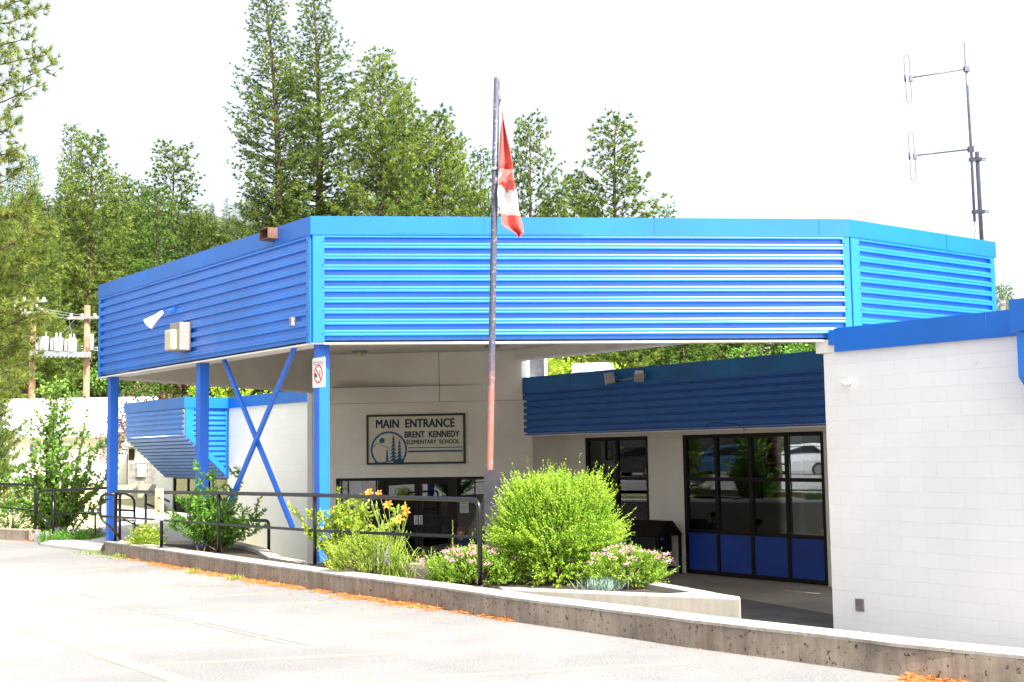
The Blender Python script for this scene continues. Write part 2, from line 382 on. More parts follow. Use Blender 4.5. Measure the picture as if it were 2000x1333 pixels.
M['strap'] = foliage('strap_leaves', (.12, .26, .03), (.42, .50, .10), .4)
M['grassb'] = foliage('grass_blades', (.12, .24, .02), (.40, .44, .08), .3)
M['violet'] = foliage('violet_blossom', (.22, .10, .45), (.50, .34, .70), .3)
M['litter'] = foliage('orange_needle_litter', (.32, .10, .03), (.72, .30, .08), .1)

# ------------------------------------------------------------------ foliage builders (numpy)
def np_mesh(name, verts, K, mat_, tint, parent=None, loc=(0, 0, 0)):
    """verts (N*K,3), each K consecutive verts a face"""
    nf = len(verts) // K; me = bpy.data.meshes.new(name)
    me.vertices.add(len(verts)); me.vertices.foreach_set('co', np.asarray(verts, np.float32).ravel())
    me.loops.add(len(verts)); me.loops.foreach_set('vertex_index', np.arange(len(verts), dtype=np.int32))
    me.polygons.add(nf); me.polygons.foreach_set('loop_start', np.arange(0, len(verts), K, dtype=np.int32))
    me.polygons.foreach_set('loop_total', np.full(nf, K, np.int32))
    a = me.attributes.new('tint', 'FLOAT', 'FACE'); a.data.foreach_set('value', np.clip(np.asarray(tint, np.float32), 0, 1))
    me.materials.append(mat_); me.update(calc_edges=True)
    o = bpy.data.objects.new(name, me); col.objects.link(o)
    if parent: o.parent = parent
    o.location = loc
    return o
def nrm(a): return a / np.maximum(np.linalg.norm(a, axis=1, keepdims=True), 1e-6)
def leaves(c, d, ln, wd, rng):
    """rhombic leaves: base c, direction d"""
    N = len(c); ln = np.broadcast_to(ln, N)[:, None]; wd = np.broadcast_to(wd, N)[:, None]
    s = nrm(np.cross(d, nrm(rng.normal(size=(N, 3)))))
    v = np.empty((N, 4, 3)); v[:, 0] = c; v[:, 1] = c + d * ln * .5 + s * wd; v[:, 2] = c + d * ln; v[:, 3] = c + d * ln * .5 - s * wd
    return v.reshape(-1, 3)
def needles(c, d, K, ln, wd, spread, rng):
    N = len(c); c = np.repeat(c, K, 0); d = np.repeat(d, K, 0); ln = np.repeat(np.broadcast_to(ln, N), K)[:, None] * rng.uniform(.7, 1.15, (N * K, 1))
    dd = nrm(d + rng.normal(size=(N * K, 3)) * spread); s = nrm(np.cross(dd, rng.normal(size=(N * K, 3)))) * wd
    v = np.empty((N * K, 3, 3)); v[:, 0] = c - s; v[:, 1] = c + s; v[:, 2] = c + dd * ln
    return v.reshape(-1, 3)

def make_pine(name, seed, H, Rr, crown0, mat_, style='ponderosa', n_l=6.0, tl=.34, K=11, label=None, group=None, cat='tree'):
    rng = np.random.default_rng(seed); root = empty(name, (0, 0, 0), label, cat, group)
    tr = MB(); bend = rng.normal(size=2) * .012 * H
    def trunk(h): q = h / H; return np.array([bend[0] * sin(q * 3), bend[1] * sin(q * 2.3), h])
    rb = .0125 * H
    tr.tube([trunk(H * q) for q in np.linspace(0, .99, 12)], [rb * (1 - .93 * q) * (1.25 if i == 0 else 1) for i, q in enumerate(np.linspace(0, .99, 12))], 8)
    tc = []; td = []; tt = []; nl = int(H * n_l * (1 - crown0)); az = rng.uniform(0, 6.28)
    for i in range(nl):
        v = (i + rng.uniform(0, 1)) / nl; h = H * (crown0 + (1 - crown0) * v ** .93); az += 2.399 + rng.normal() * .35
        if style == 'ponderosa':
            prof = (1 - v) ** .80 * (.80 + .20 * sin(v * 17 + seed)) * min(1, .62 + v * 3.2); L = Rr * prof * (rng.uniform(.62, 1.05) if rng.uniform() < .85 else rng.uniform(1.0, 1.3)) + .22
            s0 = -.30 + v * 1.0 + rng.normal() * .1; curl = .42
        else:
            prof = (1 - v) ** .85 * min(1, .7 + v * 3); L = Rr * prof * rng.uniform(.72, 1.1) + .2
            s0 = -.25 + v * .7 + rng.normal() * .07; curl = .12
        o = trunk(h); hd = np.array([cos(az), sin(az), 0]); pts = []
        for q in np.linspace(0, 1, 6):
            pts.append(o + hd * L * q + np.array([0, 0, 1]) * (s0 * L * q + curl * L * q * q) + rng.normal(size=3) * .02 * L * q)
        tr.tube(pts, [max(.012, rb * .26 * (1 - .8 * v) * (1 - .85 * q)) for q in np.linspace(0, 1, 6)], 4, caps=False)
        side = np.array([-hd[1], hd[0], 0]); base_t = rng.normal() * .18
        ntw = max(4, int(L / .15))
        for k in range(ntw + 1):
            q = .22 + .78 * (k / ntw) if style == 'ponderosa' else .08 + .92 * (k / ntw)
            x = q * 5; i0 = min(4, int(x)); p = pts[i0] + (pts[i0 + 1] - pts[i0]) * (x - i0)
            sg = 1 if k % 2 else -1; tlen = (1 - q) * L * .46 + .30
            tdv = hd * .75 + side * sg * rng.uniform(.5, 1.1) * (0 if k == ntw else 1) + np.array([0, 0, rng.uniform(.0, .45)]); tdv /= np.linalg.norm(tdv)
            nt_ = max(1, int(tlen / .14))
            for j in range(nt_):
                if rng.uniform() < .10: continue
                e = p + tdv * tlen * (j + 1) / nt_ + rng.normal(size=3) * .05
                tc.append(e); td.append(tdv + np.array([0, 0, .35 if style == 'ponderosa' else .05])); tt.append(.45 + base_t + rng.normal() * .20 + (.12 if j == nt_ - 1 else -.08))
    tc.append(trunk(H)); td.append(np.array([0, 0, 1.])); tt.append(.6)
    tc = np.array(tc); td = nrm(np.array(td)); tt = np.array(tt)
    v = needles(tc, td, K, tl, .0165 if style == 'ponderosa' else .017, .85 if style == 'ponderosa' else .6, rng)
    t = np.repeat(tt, K) + rng.normal(size=len(tt) * K) * .07
    build(tr, 'trunk', M['bark'], root); np_mesh('crown', v, 3, mat_, t, root)
    return root

def shrub(name, seed, base, rx, ry, rz, mat_, n_sprig, n_leaf, sl, ll, lw, label, cat='shrub', group=None, upbias=.5, flowers=None, shell=.55, floor=None, stems=26, fl_n=0, fl_top=.2, lumpy=.13):
    """rounded shrub of many short leafy sprigs; base = ground point of its middle"""
    rng = np.random.default_rng(seed); root = empty(name, base, label, cat, group)
    u = nrm(rng.normal(size=(n_sprig, 3))); u[:, 2] = np.where(u[:, 2] < -.78, -u[:, 2], u[:, 2]); u = nrm(u)
    lump = 1 + lumpy * np.sin(u[:, 0] * 5 + seed) * np.cos(u[:, 1] * 6 + seed * 2) + .08 * np.sin(u[:, 2] * 9 + seed)
    rr = (shell + (1 - shell) * rng.uniform(0, 1, n_sprig) ** .5) * lump
    c = u * rr[:, None] * np.array([rx, ry, rz * .5]) + np.array([0, 0, rz * .42])
    c[:, 2] = np.maximum(c[:, 2], .03)
    d = nrm(u + np.array([0, 0, upbias]) + rng.normal(size=u.shape) * .22); L = sl * rng.uniform(.5, 1.25, n_sprig) * np.where(rng.uniform(size=n_sprig) < .06, 1.7, 1)
    q = np.tile(np.linspace(0, 1, n_leaf), n_sprig); cc = np.repeat(c, n_leaf, 0) + np.repeat(d * L[:, None], n_leaf, 0) * q[:, None]
    dd = nrm(np.repeat(d, n_leaf, 0) * .7 + rng.normal(size=cc.shape) * .65)
    t = np.repeat(.28 + rng.normal(size=n_sprig) * .20 + .9 * (lump - 1) + .12 * rr, n_leaf) + q * .25 + rng.normal(size=len(q)) * .08
    sz = ll * rng.uniform(.7, 1.2, len(q)) * (1 - .45 * q)
    np_mesh('foliage', leaves(cc, dd, sz, lw * (1 - .3 * q), rng), 4, mat_, t, root)
    st = MB()
    for i in range(stems):
        j = rng.integers(n_sprig); p = Vector(c[j] + d[j] * L[j] * .5); o = Vector((rng.normal() * .05, rng.normal() * .05, 0))
        mid = o.lerp(p, .5) + Vector((0, 0, .08 * rz)); st.tube([o, mid, p], [.014, .009, .003], 5, caps=False)
    build_local(st, 'stem', M['twig'], root)
    if fl_n:
        idx = np.where(u[:, 2] > fl_top)[0]; idx = rng.choice(idx, fl_n); fc = c[idx] / np.maximum(rr[idx], .1)[:, None] * 1.0
        fc = (u[idx] * lump[idx][:, None] * 1.04) * np.array([rx, ry, rz * .5]) + np.array([0, 0, rz * .46]) + d[idx] * sl * .5
        Kf = 26; ff = np.repeat(fc, Kf, 0) + rng.normal(size=(fl_n * Kf, 3)) * np.array([.026, .026, .009]); fd = nrm(rng.normal(size=ff.shape) + np.array([0, 0, .8]))
        np_mesh('blossom', leaves(ff, fd, .018, .008, rng), 4, flowers, np.repeat(rng.uniform(.2, 1, fl_n), Kf) + rng.normal(size=len(ff)) * .15, root)
    return root
def build_local(mb, name, m, root):
    off = wloc(root); mb.v = [(x + off.x, y + off.y, z + off.z) for x, y, z in mb.v]
    return build(mb, name, m, root)

def leafy(name, seed, base, stems, mat_, ll, lw, label, cat='shrub', group=None, r0_=.02, every=.05, pairs=2, spread=.9, side_tw=.35, droop=.1):
    """open shrub or small tree of long leafy shoots: stems = [(foot dx,dy, tip dx,dy,dz)]"""
    rng = np.random.default_rng(seed); root = empty(name, base, label, cat, group); st = MB(); c = []; d = []; t = []
    def shoot(p0, p1, r, leaf0):
        p0 = np.array(p0, float); p1 = np.array(p1, float); L = np.linalg.norm(p1 - p0); dr = (p1 - p0) / L
        k = 6; off = rng.normal(size=3) * .06 * L; pts = [p0 + (p1 - p0) * q + off * sin(q * pi) for q in np.linspace(0, 1, k)]
        st.tube(pts, [max(.003, r * (1 - .8 * q)) for q in np.linspace(0, 1, k)], 5, caps=False)
        n = max(3, int(L / every)); tb = .45 + rng.normal() * .14
        for i in range(n):
            q = leaf0 + (1 - leaf0) * (i + rng.uniform()) / n; x = q * (k - 1); j = min(k - 2, int(x)); p = pts[j] + (pts[j + 1] - pts[j]) * (x - j)
            for _ in range(pairs):
                dv = dr * .5 + rng.normal(size=3) * spread * .6 + np.array([0, 0, .1 - droop]); c.append(p); d.append(dv); t.append(tb + rng.normal() * .14 + .15 * q)
        return pts
    for (ax, ay, bx_, by_, bz_) in stems:
        pts = shoot((ax, ay, 0), (bx_, by_, bz_), r0_, .25)
        L = sqrt((bx_ - ax) ** 2 + (by_ - ay) ** 2 + bz_ ** 2)
        for i in range(int(L * side_tw * 20)):
            q = rng.uniform(.2, .95); x = q * 5; j = min(4, int(x)); p = pts[j] + (pts[j + 1] - pts[j]) * (x - j)
            h = rng.uniform(0, 6.28); ln = L * rng.uniform(.12, .30) * (1.15 - q * .6)
            shoot(p, p + np.array([cos(h) * .8, sin(h) * .8, rng.uniform(.1, .9)]) * ln, r0_ * .3, .1)
    c = np.array(c); d = nrm(np.array(d)); N = len(c)
    np_mesh('foliage', leaves(c, d, ll * rng.uniform(.6, 1.15, N), lw * rng.uniform(.8, 1.1, N), rng), 4, mat_, t, root)
    build_local(st, 'stem', M['twig'], root)
    return root

def crown_tree(name, seed, base, h, rx, rz, mat_, n_clump, label, ll=.14, group=None, trunk_h=.3):
    """broadleaf tree: leaf clumps of different sizes spread through the crown"""
    rng = np.random.default_rng(seed); root = empty(name, base, label, 'tree', group); st = MB()
    st.tube([(0, 0, 0), (.1, 0, h * .3), (0, .1, h * .75)], [.022 * h, .017 * h, .006 * h], 7)
    u = nrm(rng.normal(size=(n_clump, 3))); rad = rng.uniform(.25, 1, n_clump) ** .5
    cc = u * rad[:, None] * np.array([rx, rx, rz]) + np.array([0, 0, h - rz])
    for i in range(0, n_clump, 6): st.tube([(0, 0, h * (.3 + .3 * rng.uniform())), Vector(cc[i])], [.006 * h, .01], 4, caps=False)
    K = 90; r = rx * rng.uniform(.14, .30, n_clump)
    g = nrm(rng.normal(size=(n_clump * K, 3))) * rng.uniform(.3, 1, (n_clump * K, 1)) * np.repeat(r, K)[:, None]
    g[:, 2] *= .7; p = np.repeat(cc, K, 0) + g; d = nrm(g + rng.normal(size=g.shape) * .4 * np.repeat(r, K)[:, None] + np.array([0, 0, .02]))
    t = np.repeat(rng.uniform(.15, .85, n_clump), K) + rng.normal(size=n_clump * K) * .12
    np_mesh('crown', leaves(p, d, ll, ll * .3, rng), 4, mat_, t, root)
    build_local(st, 'trunk', M['bark'], root); return root

# ------------------------------------------------------------------ wall builder
VOFF = 10 - 1.19
def wall(name, P, dr, s0, s1, z0, z1, th, nrmv, m, parent, openings=()):
    """vertical slab; front face on the line P+dr*s, thickness th behind it"""
    mb = MB(); ss = sorted({s0, s1, *[o[0] for o in openings], *[o[1] for o in openings]}); zs = sorted({z0, z1, *[o[2] for o in openings], *[o[3] for o in openings]})
    def solid(i, j):
        if i < 0 or j < 0 or i >= len(ss) - 1 or j >= len(zs) - 1: return False
        s = (ss[i] + ss[i + 1]) / 2; z = (zs[j] + zs[j + 1]) / 2
        return not any(o[0] < s < o[1] and o[2] < z < o[3] for o in openings)
    bk = -nrmv * th; flip = dr.cross(UP).dot(nrmv) < 0
    def F_(pts, uv):
        if flip: pts = pts[::-1]; uv = uv[::-1]
        mb.face(pts, 0, uv)
    for i in range(len(ss) - 1):
        for j in range(len(zs) - 1):
            if not solid(i, j): continue
            a, b, c, d = ss[i], ss[i + 1], zs[j], zs[j + 1]
            p = lambda s, z, k=0: P + dr * s + UP * z + bk * k
            F_([p(a, c), p(b, c), p(b, d), p(a, d)], [(a, c + VOFF), (b, c + VOFF), (b, d + VOFF), (a, d + VOFF)])
            F_([p(b, c, 1), p(a, c, 1), p(a, d, 1), p(b, d, 1)], [(b, c + VOFF), (a, c + VOFF), (a, d + VOFF), (b, d + VOFF)])
            if not solid(i - 1, j): F_([p(a, c, 1), p(a, c), p(a, d), p(a, d, 1)], [(a - th, c + VOFF), (a, c + VOFF), (a, d + VOFF), (a - th, d + VOFF)])
            if not solid(i + 1, j): F_([p(b, c), p(b, c, 1), p(b, d, 1), p(b, d)], [(b, c + VOFF), (b + th, c + VOFF), (b + th, d + VOFF), (b, d + VOFF)])
            if not solid(i, j - 1): F_([p(a, c, 1), p(b, c, 1), p(b, c), p(a, c)], [(a, 0), (b, 0), (b, th), (a, th)])
            if not solid(i, j + 1): F_([p(a, d), p(b, d), p(b, d, 1), p(a, d, 1)], [(a, 0), (b, 0), (b, th), (a, th)])
    return build(mb, name, m, parent)

PITCH = .1524
def corr(name, O, u, v, n, H, s0f, s1f, m, parent, off=0.0, splits=(), start=0.0, plain=False):
    """ribbed sheet metal: ribs run along u, stacked along v, standing out along n"""
    mb = MB(); prof = []; k = 0
    base = [(0, 0), (.050, 0), (.058, .046), (.062, .050), (.082, .050), (.091, .0455), (.099, .0455), (.103, .050), (.124, .050), (.136, .044), (.144, 0)]
    if plain: base = [(0, -.01), (.024, -.01), (.030, .046), (.132, .046), (.142, -.01)]
    while True:
        done = False
        for h, o in base:
            hh = k * PITCH + h + start
            if hh > H: done = True; break
            prof.append((hh, o))
        if done: break
        k += 1
    prof.append((H, prof[-1][1]))
    for a, b in zip(prof[:-1], prof[1:]):
        if b[0] - a[0] < 1e-5: continue
        xs = [s0f(a[0]), *splits, s1f(a[0])]
        for q in range(len(xs) - 1):
            e = .0025 * (q % 2)
            la = xs[q] if q else s0f(a[0]); lb = xs[q] if q else s0f(b[0]); ra = xs[q + 1] if q < len(xs) - 2 else s1f(a[0]); rb_ = xs[q + 1] if q < len(xs) - 2 else s1f(b[0])
            if ra <= la and rb_ <= lb: continue
            P_ = lambda s, h, o: O + u * s + v * h + n * (o + off + e)
            pts = [P_(la, *a), P_(ra, *a), P_(rb_, *b), P_(lb, *b)]
            if u.cross(v).dot(n) < 0: pts = pts[::-1]
            mb.face(pts)
    return build(mb, name, m, parent)

# ================================================================== SETTING
def sstep(a, b, x):
    t = min(1, max(0, (x - a) / (b - a))); return t * t * (3 - 2 * t)
def hnoise(x, y): return sin(x * .071 + 1.3) * cos(y * .063 + .4) + .5 * sin(x * .17 + y * .13)
def terrain_z(x, y):
    edge = -8.1 - (y - 25) * .16                                   # west side of the sunken court
    w = sstep(edge + 1.2, edge - .6, x) * sstep(22.5, 24.5, y) if y < 60 else 1
    zl = -.10 + .71 * sstep(33, 55, y) * sstep(-4, -12, x) + .25 * sstep(-14, -34, x)
    lo = -1.12 if x > -4.3 or y < 20 else -1.72
    z = lo + (zl - lo) * w if y < 60 else zl
    z = z * 1.0 if y < 50 else z * (1 - sstep(50, 60, y)) + zl * sstep(50, 60, y)
    hill = sstep(85, 230, y) * (34 * sstep(10, -55, x) + 10 + 2 * hnoise(x, y)) + sstep(230, 420, y) * 14
    return z + hill
xs = sorted({*np.arange(-30, 14.1, .8).round(2), *np.arange(-420, -30, 13), *np.arange(14.9, 420, 13)})
ys = sorted({*np.arange(22, 62.1, .8).round(2), *np.arange(-120, 22, 11), *np.arange(63, 600, 12)})
g = MB()
for y in ys:
    for x in xs: g.v.append((float(x), float(y), terrain_z(x, y)))
nx = len(xs)
for j in range(len(ys) - 1):
    for i in range(nx - 1): g.f.append([j * nx + i, j * nx + i + 1, (j + 1) * nx + i + 1, (j + 1) * nx + i]); g.m.append(0); g.sm.append(True)
yi = [y for y in ys if y >= 64][0]; hill_mb = MB(); hill_mb.v = g.v
for f_, keep in ((g, False), (hill_mb, True)): pass
allf = g.f; g.f = []; hill_mb.f = []
for q in allf: (hill_mb if g.v[q[0]][1] >= yi else g).f.append(q)
g.m = [0] * len(g.f); g.sm = [True] * len(g.f); hill_mb.m = [0] * len(hill_mb.f); hill_mb.sm = [True] * len(hill_mb.f)
tag(build(g, 'terrain', M['lawn'], loc=(0, 0, 0)), kind='structure')
tag(build(hill_mb, 'wooded_hill', M['forestfloor'], loc=(0, 0, 0)), kind='structure')

KB = [(-7.76, 24.25), (-5.58, 21.2), (-3.78, 18.72), (-2.45, 16.95), (-.85, 14.96), (-.02, 13.78), (.97, 12.6), (1.57, 11.83), (2.18, 11.15), (2.97, 10.25), (3.5, 9.72), (4.6, 8.75), (8, 6.1), (14, 2)]
KB = [(x * KS, y * KS) for x, y in KB]
KW = .30
def offs(pl, w):
    out = []
    for i in range(len(pl)):
        a = Vector(pl[max(0, i - 1)]); b = Vector(pl[min(len(pl) - 1, i + 1)]); d = (b - a).normalized(); n = Vector((-d.y, d.x))
        out.append((pl[i][0] + n.x * w, pl[i][1] + n.y * w))
    return out
KBk = offs(KB, KW)
k1 = onz(-40, 1040, ZL); k2 = onz(0, 1047, ZL); k3 = onz(61, 1058, ZL)
lot = MB()
lot_poly = [(-60, 36), (-30, 31), (k1.x - 2, k1.y + 1), (k2.x, k2.y + .25), (k3.x, k3.y + .25), (-8.9, 24.0)] + [(x + .12, y + .1) for x, y in KB] + [(40, -10), (40, -80), (-80, -80), (-80, 36)]
lot.face([(x, y, ZL) for x, y in lot_poly])
tag(build(lot, 'parking_lot', M['asphalt'], loc=(0, 0, 0)), kind='structure')
cf = MB(); cf.prism([(-4.9, 30.6), (-3.4, 21.5), (-2.6, 15.4), (-1, 14.2), (1.2, 11.2), (4.6, 7.8), (14, 1), (24, 10), (14, 24), (8, 26), (3.5, 33), (-4.5, 34)], -1.9, ZF)
tag(build(cf, 'courtyard_floor', M['conc_floor'], loc=(0, 0, 0)), kind='structure')
ap = MB(); q1 = onz(1380, 1158, ZF); q2 = onz(1640, 1203, ZF); q0 = V(2.2, 12.4)
ap.face([(q1.x, q1.y, ZF + .004), (q0.x - .2, q0.y, ZF + .004), (4.4, 10.5, ZF + .004), (4.75, 19.2, ZF + .004), (q2.x, q2.y, ZF + .004)])
tag(build(ap, 'courtyard_asphalt_strip', M['asph_old'], loc=(0, 0, 0)), kind='structure')
wk = MB(); wk.prism([(-8.9, 24.0), (-6.88, 21.62), (-6.2, 21.9), (-5.9, 23.6), (-6.1, 27), (-8.3, 34.5), (-13, 42), (-30, 44), (-30, 42.4), (-13.6, 40), (-9.9, 33), (-9.3, 27)], -1.2, .05)
tag(build(wk, 'walkway', M['walk'], loc=(0, 0, 0)), kind='structure')
# painted markings, thin sheets on the lot
def stripe(name, a, b, w, m, z, label, group):
    a = onz(*a, z); b = onz(*b, z); d = (b - a).normalized(); n = Vector((-d.y, d.x, 0)) * w / 2
    s = MB(); s.face([a - n, b - n, b + n, a + n]); o = build(s, name, m, loc=(0, 0, 0)); tag(o, kind='structure'); return o
YL = [((375, 1167), (530, 1159)), ((222, 1197), (647, 1176)), ((52, 1233), (775, 1196)), ((152, 1265), (925, 1225)), ((262, 1300), (1100, 1260)), ((480, 1342), (1335, 1296)), ((180, 1154), (330, 1146)), ((60, 1120), (250, 1108))]
for i, (a, b) in enumerate(YL): stripe('yellow_parking_line', a, b, .10, M['yline'], ZL + .0015, None, None)
stripe('yellow_edge_line', (50, 1229), (400, 1345), .15, M['yline'], ZL + .0025, None, None)
stripe('red_line', (255, 1188), (560, 1256), .05, M['rline'], ZL + .0035, None, None)
stripe('red_line', (285, 1190), (600, 1258), .05, M['rline'], ZL + .0035, None, None)
stripe('red_line', (155, 1160), (195, 1168), .05, M['rline'], ZL + .0035, None, None)

# kerb beside the planter
kerb = empty('concrete_kerb', (KB[0][0], KB[0][1], ZL), 'long stained concrete kerb running from the walkway past the planter to the right edge', 'kerb')
kb = MB(); kt = MB()
KBf = list(KB)
def ribbon(mb, A_, B_, z0, z1, e0, e1):
    for i in range(len(A_) - 1):
        a, b, c, d = A_[i], A_[i + 1], B_[i + 1], B_[i]
        mb.face([(a[0], a[1], z0), (b[0], b[1], z0), (b[0], b[1], z1), (a[0], a[1], z1)])
        mb.face([(d[0], d[1], z1), (c[0], c[1], z1), (c[0], c[1], z0), (d[0], d[1], z0)])
        mb.face([(a[0], a[1], z1), (b[0], b[1], z1), (c[0], c[1], z1), (d[0], d[1], z1)])
    for k in ((0,) if e0 else ()) + ((len(A_) - 1,) if e1 else ()):
        a = A_[k]; d = B_[k]; mb.face([(a[0], a[1], z0), (a[0], a[1], z1), (d[0], d[1], z1), (d[0], d[1], z0)])
def dense(pl):
    out = []
    for i in range(len(pl) - 1):
        n = max(1, int((Vector(pl[i + 1]) - Vector(pl[i])).length / .35))
        for k in range(n): out.append((pl[i][0] + (pl[i + 1][0] - pl[i][0]) * k / n, pl[i][1] + (pl[i + 1][1] - pl[i][1]) * k / n))
    return out + [pl[-1]]
KD = dense(KB); rk = random.Random(4)
KDk = offs(KD, KW)
ribbon(kb, KD, KDk, -1.2, ZK - .022, True, True); kbo = build(kb, 'kerb_face', M['kerb'], kerb)
top_a = [(a[0] + rk.uniform(-.012, .008), a[1] + rk.uniform(-.012, .006)) for a in offs(KD, -.004)]
ribbon(kt, top_a, offs(KD, KW + .01), ZK - .020, ZK + .004, True, True); build(kt, 'kerb_top', M['kerbtop'], kerb, bevel=.008)
e = MB(); e.face([(KB[0][0], KB[0][1], ZK), (KBk[0][0], KBk[0][1], ZK), (KBk[0][0] - .16, KBk[0][1] + .2, ZL), (KB[0][0] - .2, KB[0][1] + .22, ZL)]); build(e, 'kerb_ramp', M['kerbtop'], kerb)
lk = empty('concrete_kerb', (k3.x, k3.y, ZL), 'short low kerb at the far left beside the purple flowers', 'kerb')
m_ = MB(); m_.bar((k1.x - 4, k1.y + 2.2, .09), (k3.x, k3.y + .15, .09), .28, .24); build(m_, 'kerb_face', M['kerb'], lk)
m_ = MB(); e_ = onz(88, 1060, ZL); m_.prism([(k3.x + .05, k3.y), (e_.x, e_.y), (e_.x + .15, e_.y + .35), (k3.x + .2, k3.y + .4)], ZL - .1, .17); build(m_, 'kerb_end', M['walk'], lk)

# planter: retaining walls and soil
pl = empty('planter', (-2, 18, ZF), 'raised planter bed of dark soil behind the kerb, full of shrubs', 'planter')
inner = [(-6.0, 21.9), (-4.7, 21.3), (-3.9, 19.6), (-3.35, 17.9), (-2.75, 16.9), (-1.9, 16.9), (-.9, 16.2), (.53, 15.1), (1.33, 13.9), (1.87, 12.6)]
m_ = MB(); m_.prism([(x, y) for x, y in KBk[:6]] + [(.1 * KS, 14.7 * KS), (1.6 * KS, 13.95 * KS)] + inner[::-1], -1.05, ZP); build(m_, 'soil', M['soil'], pl)
m_ = MB()
for a, b in zip(inner[:-1], inner[1:]): m_.bar((a[0], a[1], -.42), (b[0], b[1], -.42), .18, 1.25)
build(m_, 'retaining_wall', M['ramp'], pl)
rw = empty('low_concrete_wall', (1.6, 13.8, ZF), 'pale low concrete wall with a peaked end beside the shaded courtyard', 'wall')
m_ = MB(); m_.prism([(x * KS, y * KS) for x, y in [(-.15, 14.72), (.16, 14.55), (2.34, 13.42), (2.37, 13.62), (2.08, 14.2), (1.66, 14.02), (-.2, 15.0)]], -1.05, ZK)
build(m_, 'wall_face', M['ramp'], rw, bevel=.012)

# ================================================================== SCHOOL BUILDING
school = empty('school_building', (0, 29, ZF), 'single storey school with blue ribbed metal fascias, white block walls and an angular entrance canopy', 'building')
PITZ = ZC - ZB
# canopy
def band(name, Pa, Pb, n, z0, z1, m, parent, th=.5, inset=0):
    mb = MB(); mb.face([Pa + UP * z0, Pb + UP * z0, Pb + UP * z1, Pa + UP * z1])
    i0 = Pa - n * th; i1 = Pb - n * th
    mb.face([i1 + UP * z0, i0 + UP * z0, i0 + UP * z1, i1 + UP * z1]); mb.face([Pa + UP * z0, i0 + UP * z0, i1 + UP * z0, Pb + UP * z0])
    return build(mb, name, m, parent)
CE = V(.23, 30.34); CG = V(-4.91, 31.07)
ring = [P0, P1, P2, P3, CE, CG]
def inset_poly(poly, d):
    out = []; n = len(poly); ar = sum(poly[i].x * poly[(i + 1) % n].y - poly[(i + 1) % n].x * poly[i].y for i in range(n)); sg = 1 if ar > 0 else -1
    for i in range(n):
        a, b, c = poly[i - 1], poly[i], poly[(i + 1) % n]; d1 = (b - a).normalized(); d2 = (c - b).normalized()
        n1 = Vector((-d1.y, d1.x, 0)) * sg; n2 = Vector((-d2.y, d2.x, 0)) * sg; bis = (n1 + n2); bis = bis / (bis.dot(n1))
        out.append(b + bis * d)
    return out
ring_in = inset_poly(ring, .45)
bkv = -ND * .35
ring_s = [P0, P1, P2, P3, CE + bkv, CG + bkv]
canopy = MB(); canopy.prism([(p.x, p.y) for p in inset_poly(ring_s, .06)], ZS + .02, ZT - .12)
canopy_o = build(canopy, 'canopy_roof', M['roofing'], school)
m_ = MB(); m_.prism([(p.x, p.y) for p in inset_poly(ring_s, .10)], ZS, ZS + .015); build(m_, 'soffit', M['soffit'], canopy_o)
m_ = MB()                                                   # boxed lip under the fascias, white below, cream inside
bots = {0: ZB, 1: ZB, 2: ZB, 3: 3.81, 5: ZB}
for i in (0, 1, 2, 3, 5):
    j = (i + 1) % 6; z0 = bots[i]; a, b = ring[i], ring[j]; ai, bi = ring_in[i], ring_in[j]
    if i in (3, 5):
        d = (b - a).normalized(); n_in = (ai - a) - d * (ai - a).dot(d); n_in.normalize(); ai = a + n_in * .16; bi = b + n_in * .16
    m_.face([a + UP * z0, ai + UP * z0, bi + UP * z0, b + UP * z0]); m_.face([ai + UP * z0, ai + UP * ZS, bi + UP * ZS, bi + UP * z0])
    if i in (3, 5): m_.face([a + UP * z0, b + UP * z0, b + UP * ZC, a + UP * ZC])
build(m_, 'fascia_lining', M['soffit'], canopy_o)
m_ = MB()
for i in (0, 1, 2):                                          # thin white drip trim along the lower edge
    a, b = ring[i], ring[i + 1]; m_.bar(a + UP * (ZB - .012), b + UP * (ZB - .012), .05, .022)
a, b = ring[5] + UP * (ZB - .01), ring[0] + UP * (ZB - .01); m_.bar(a, b, .05, .03)
a, b = ring[3] + UP * (3.81 - .01), ring[4] + UP * (3.81 - .01); m_.bar(a, b, .05, .03)
build(m_, 'drip_trim', M['trimw'], canopy_o)
for (a, b, n, L, tl_, tr_, sp) in ((P1, P0, NA, 8.377, .10, .10, (4.4,)), (P1, P2, NF, 7.713, .16, .10, (3.78,)), (P2, P3, NB, 3.71, .20, .12, ())):
    u = (b - a).normalized()
    fp = corr('fascia_panel', a + UP * ZB, u, UP, n, ZC - ZB + .02, lambda h, q=tl_: q, lambda h, q=tr_, L=L: L - q, M['rib'], canopy_o, off=.0, splits=sp, start=.03)
    # the flashings at both ends, folded round the corner, with screws
    for ca, cw, cs in ((tl_ / 2, tl_ / 2, tl_ - .02), (L - tr_ / 2, tr_ / 2, L - tr_ + .02)):
        t = MB(); t.box(a + u * ca + n * .024 + UP * ((ZB + ZC) / 2), u, n, UP, cw, .024, (ZC - ZB) / 2)
        for q in range(5): t.ball(a + u * cs + n * .05 + UP * (ZB + .12 + q * .32), .009, .009, .009, 6, 4, m=1)
        build(t, 'corner_flashing', [M['rib'], M['dark']], canopy_o)
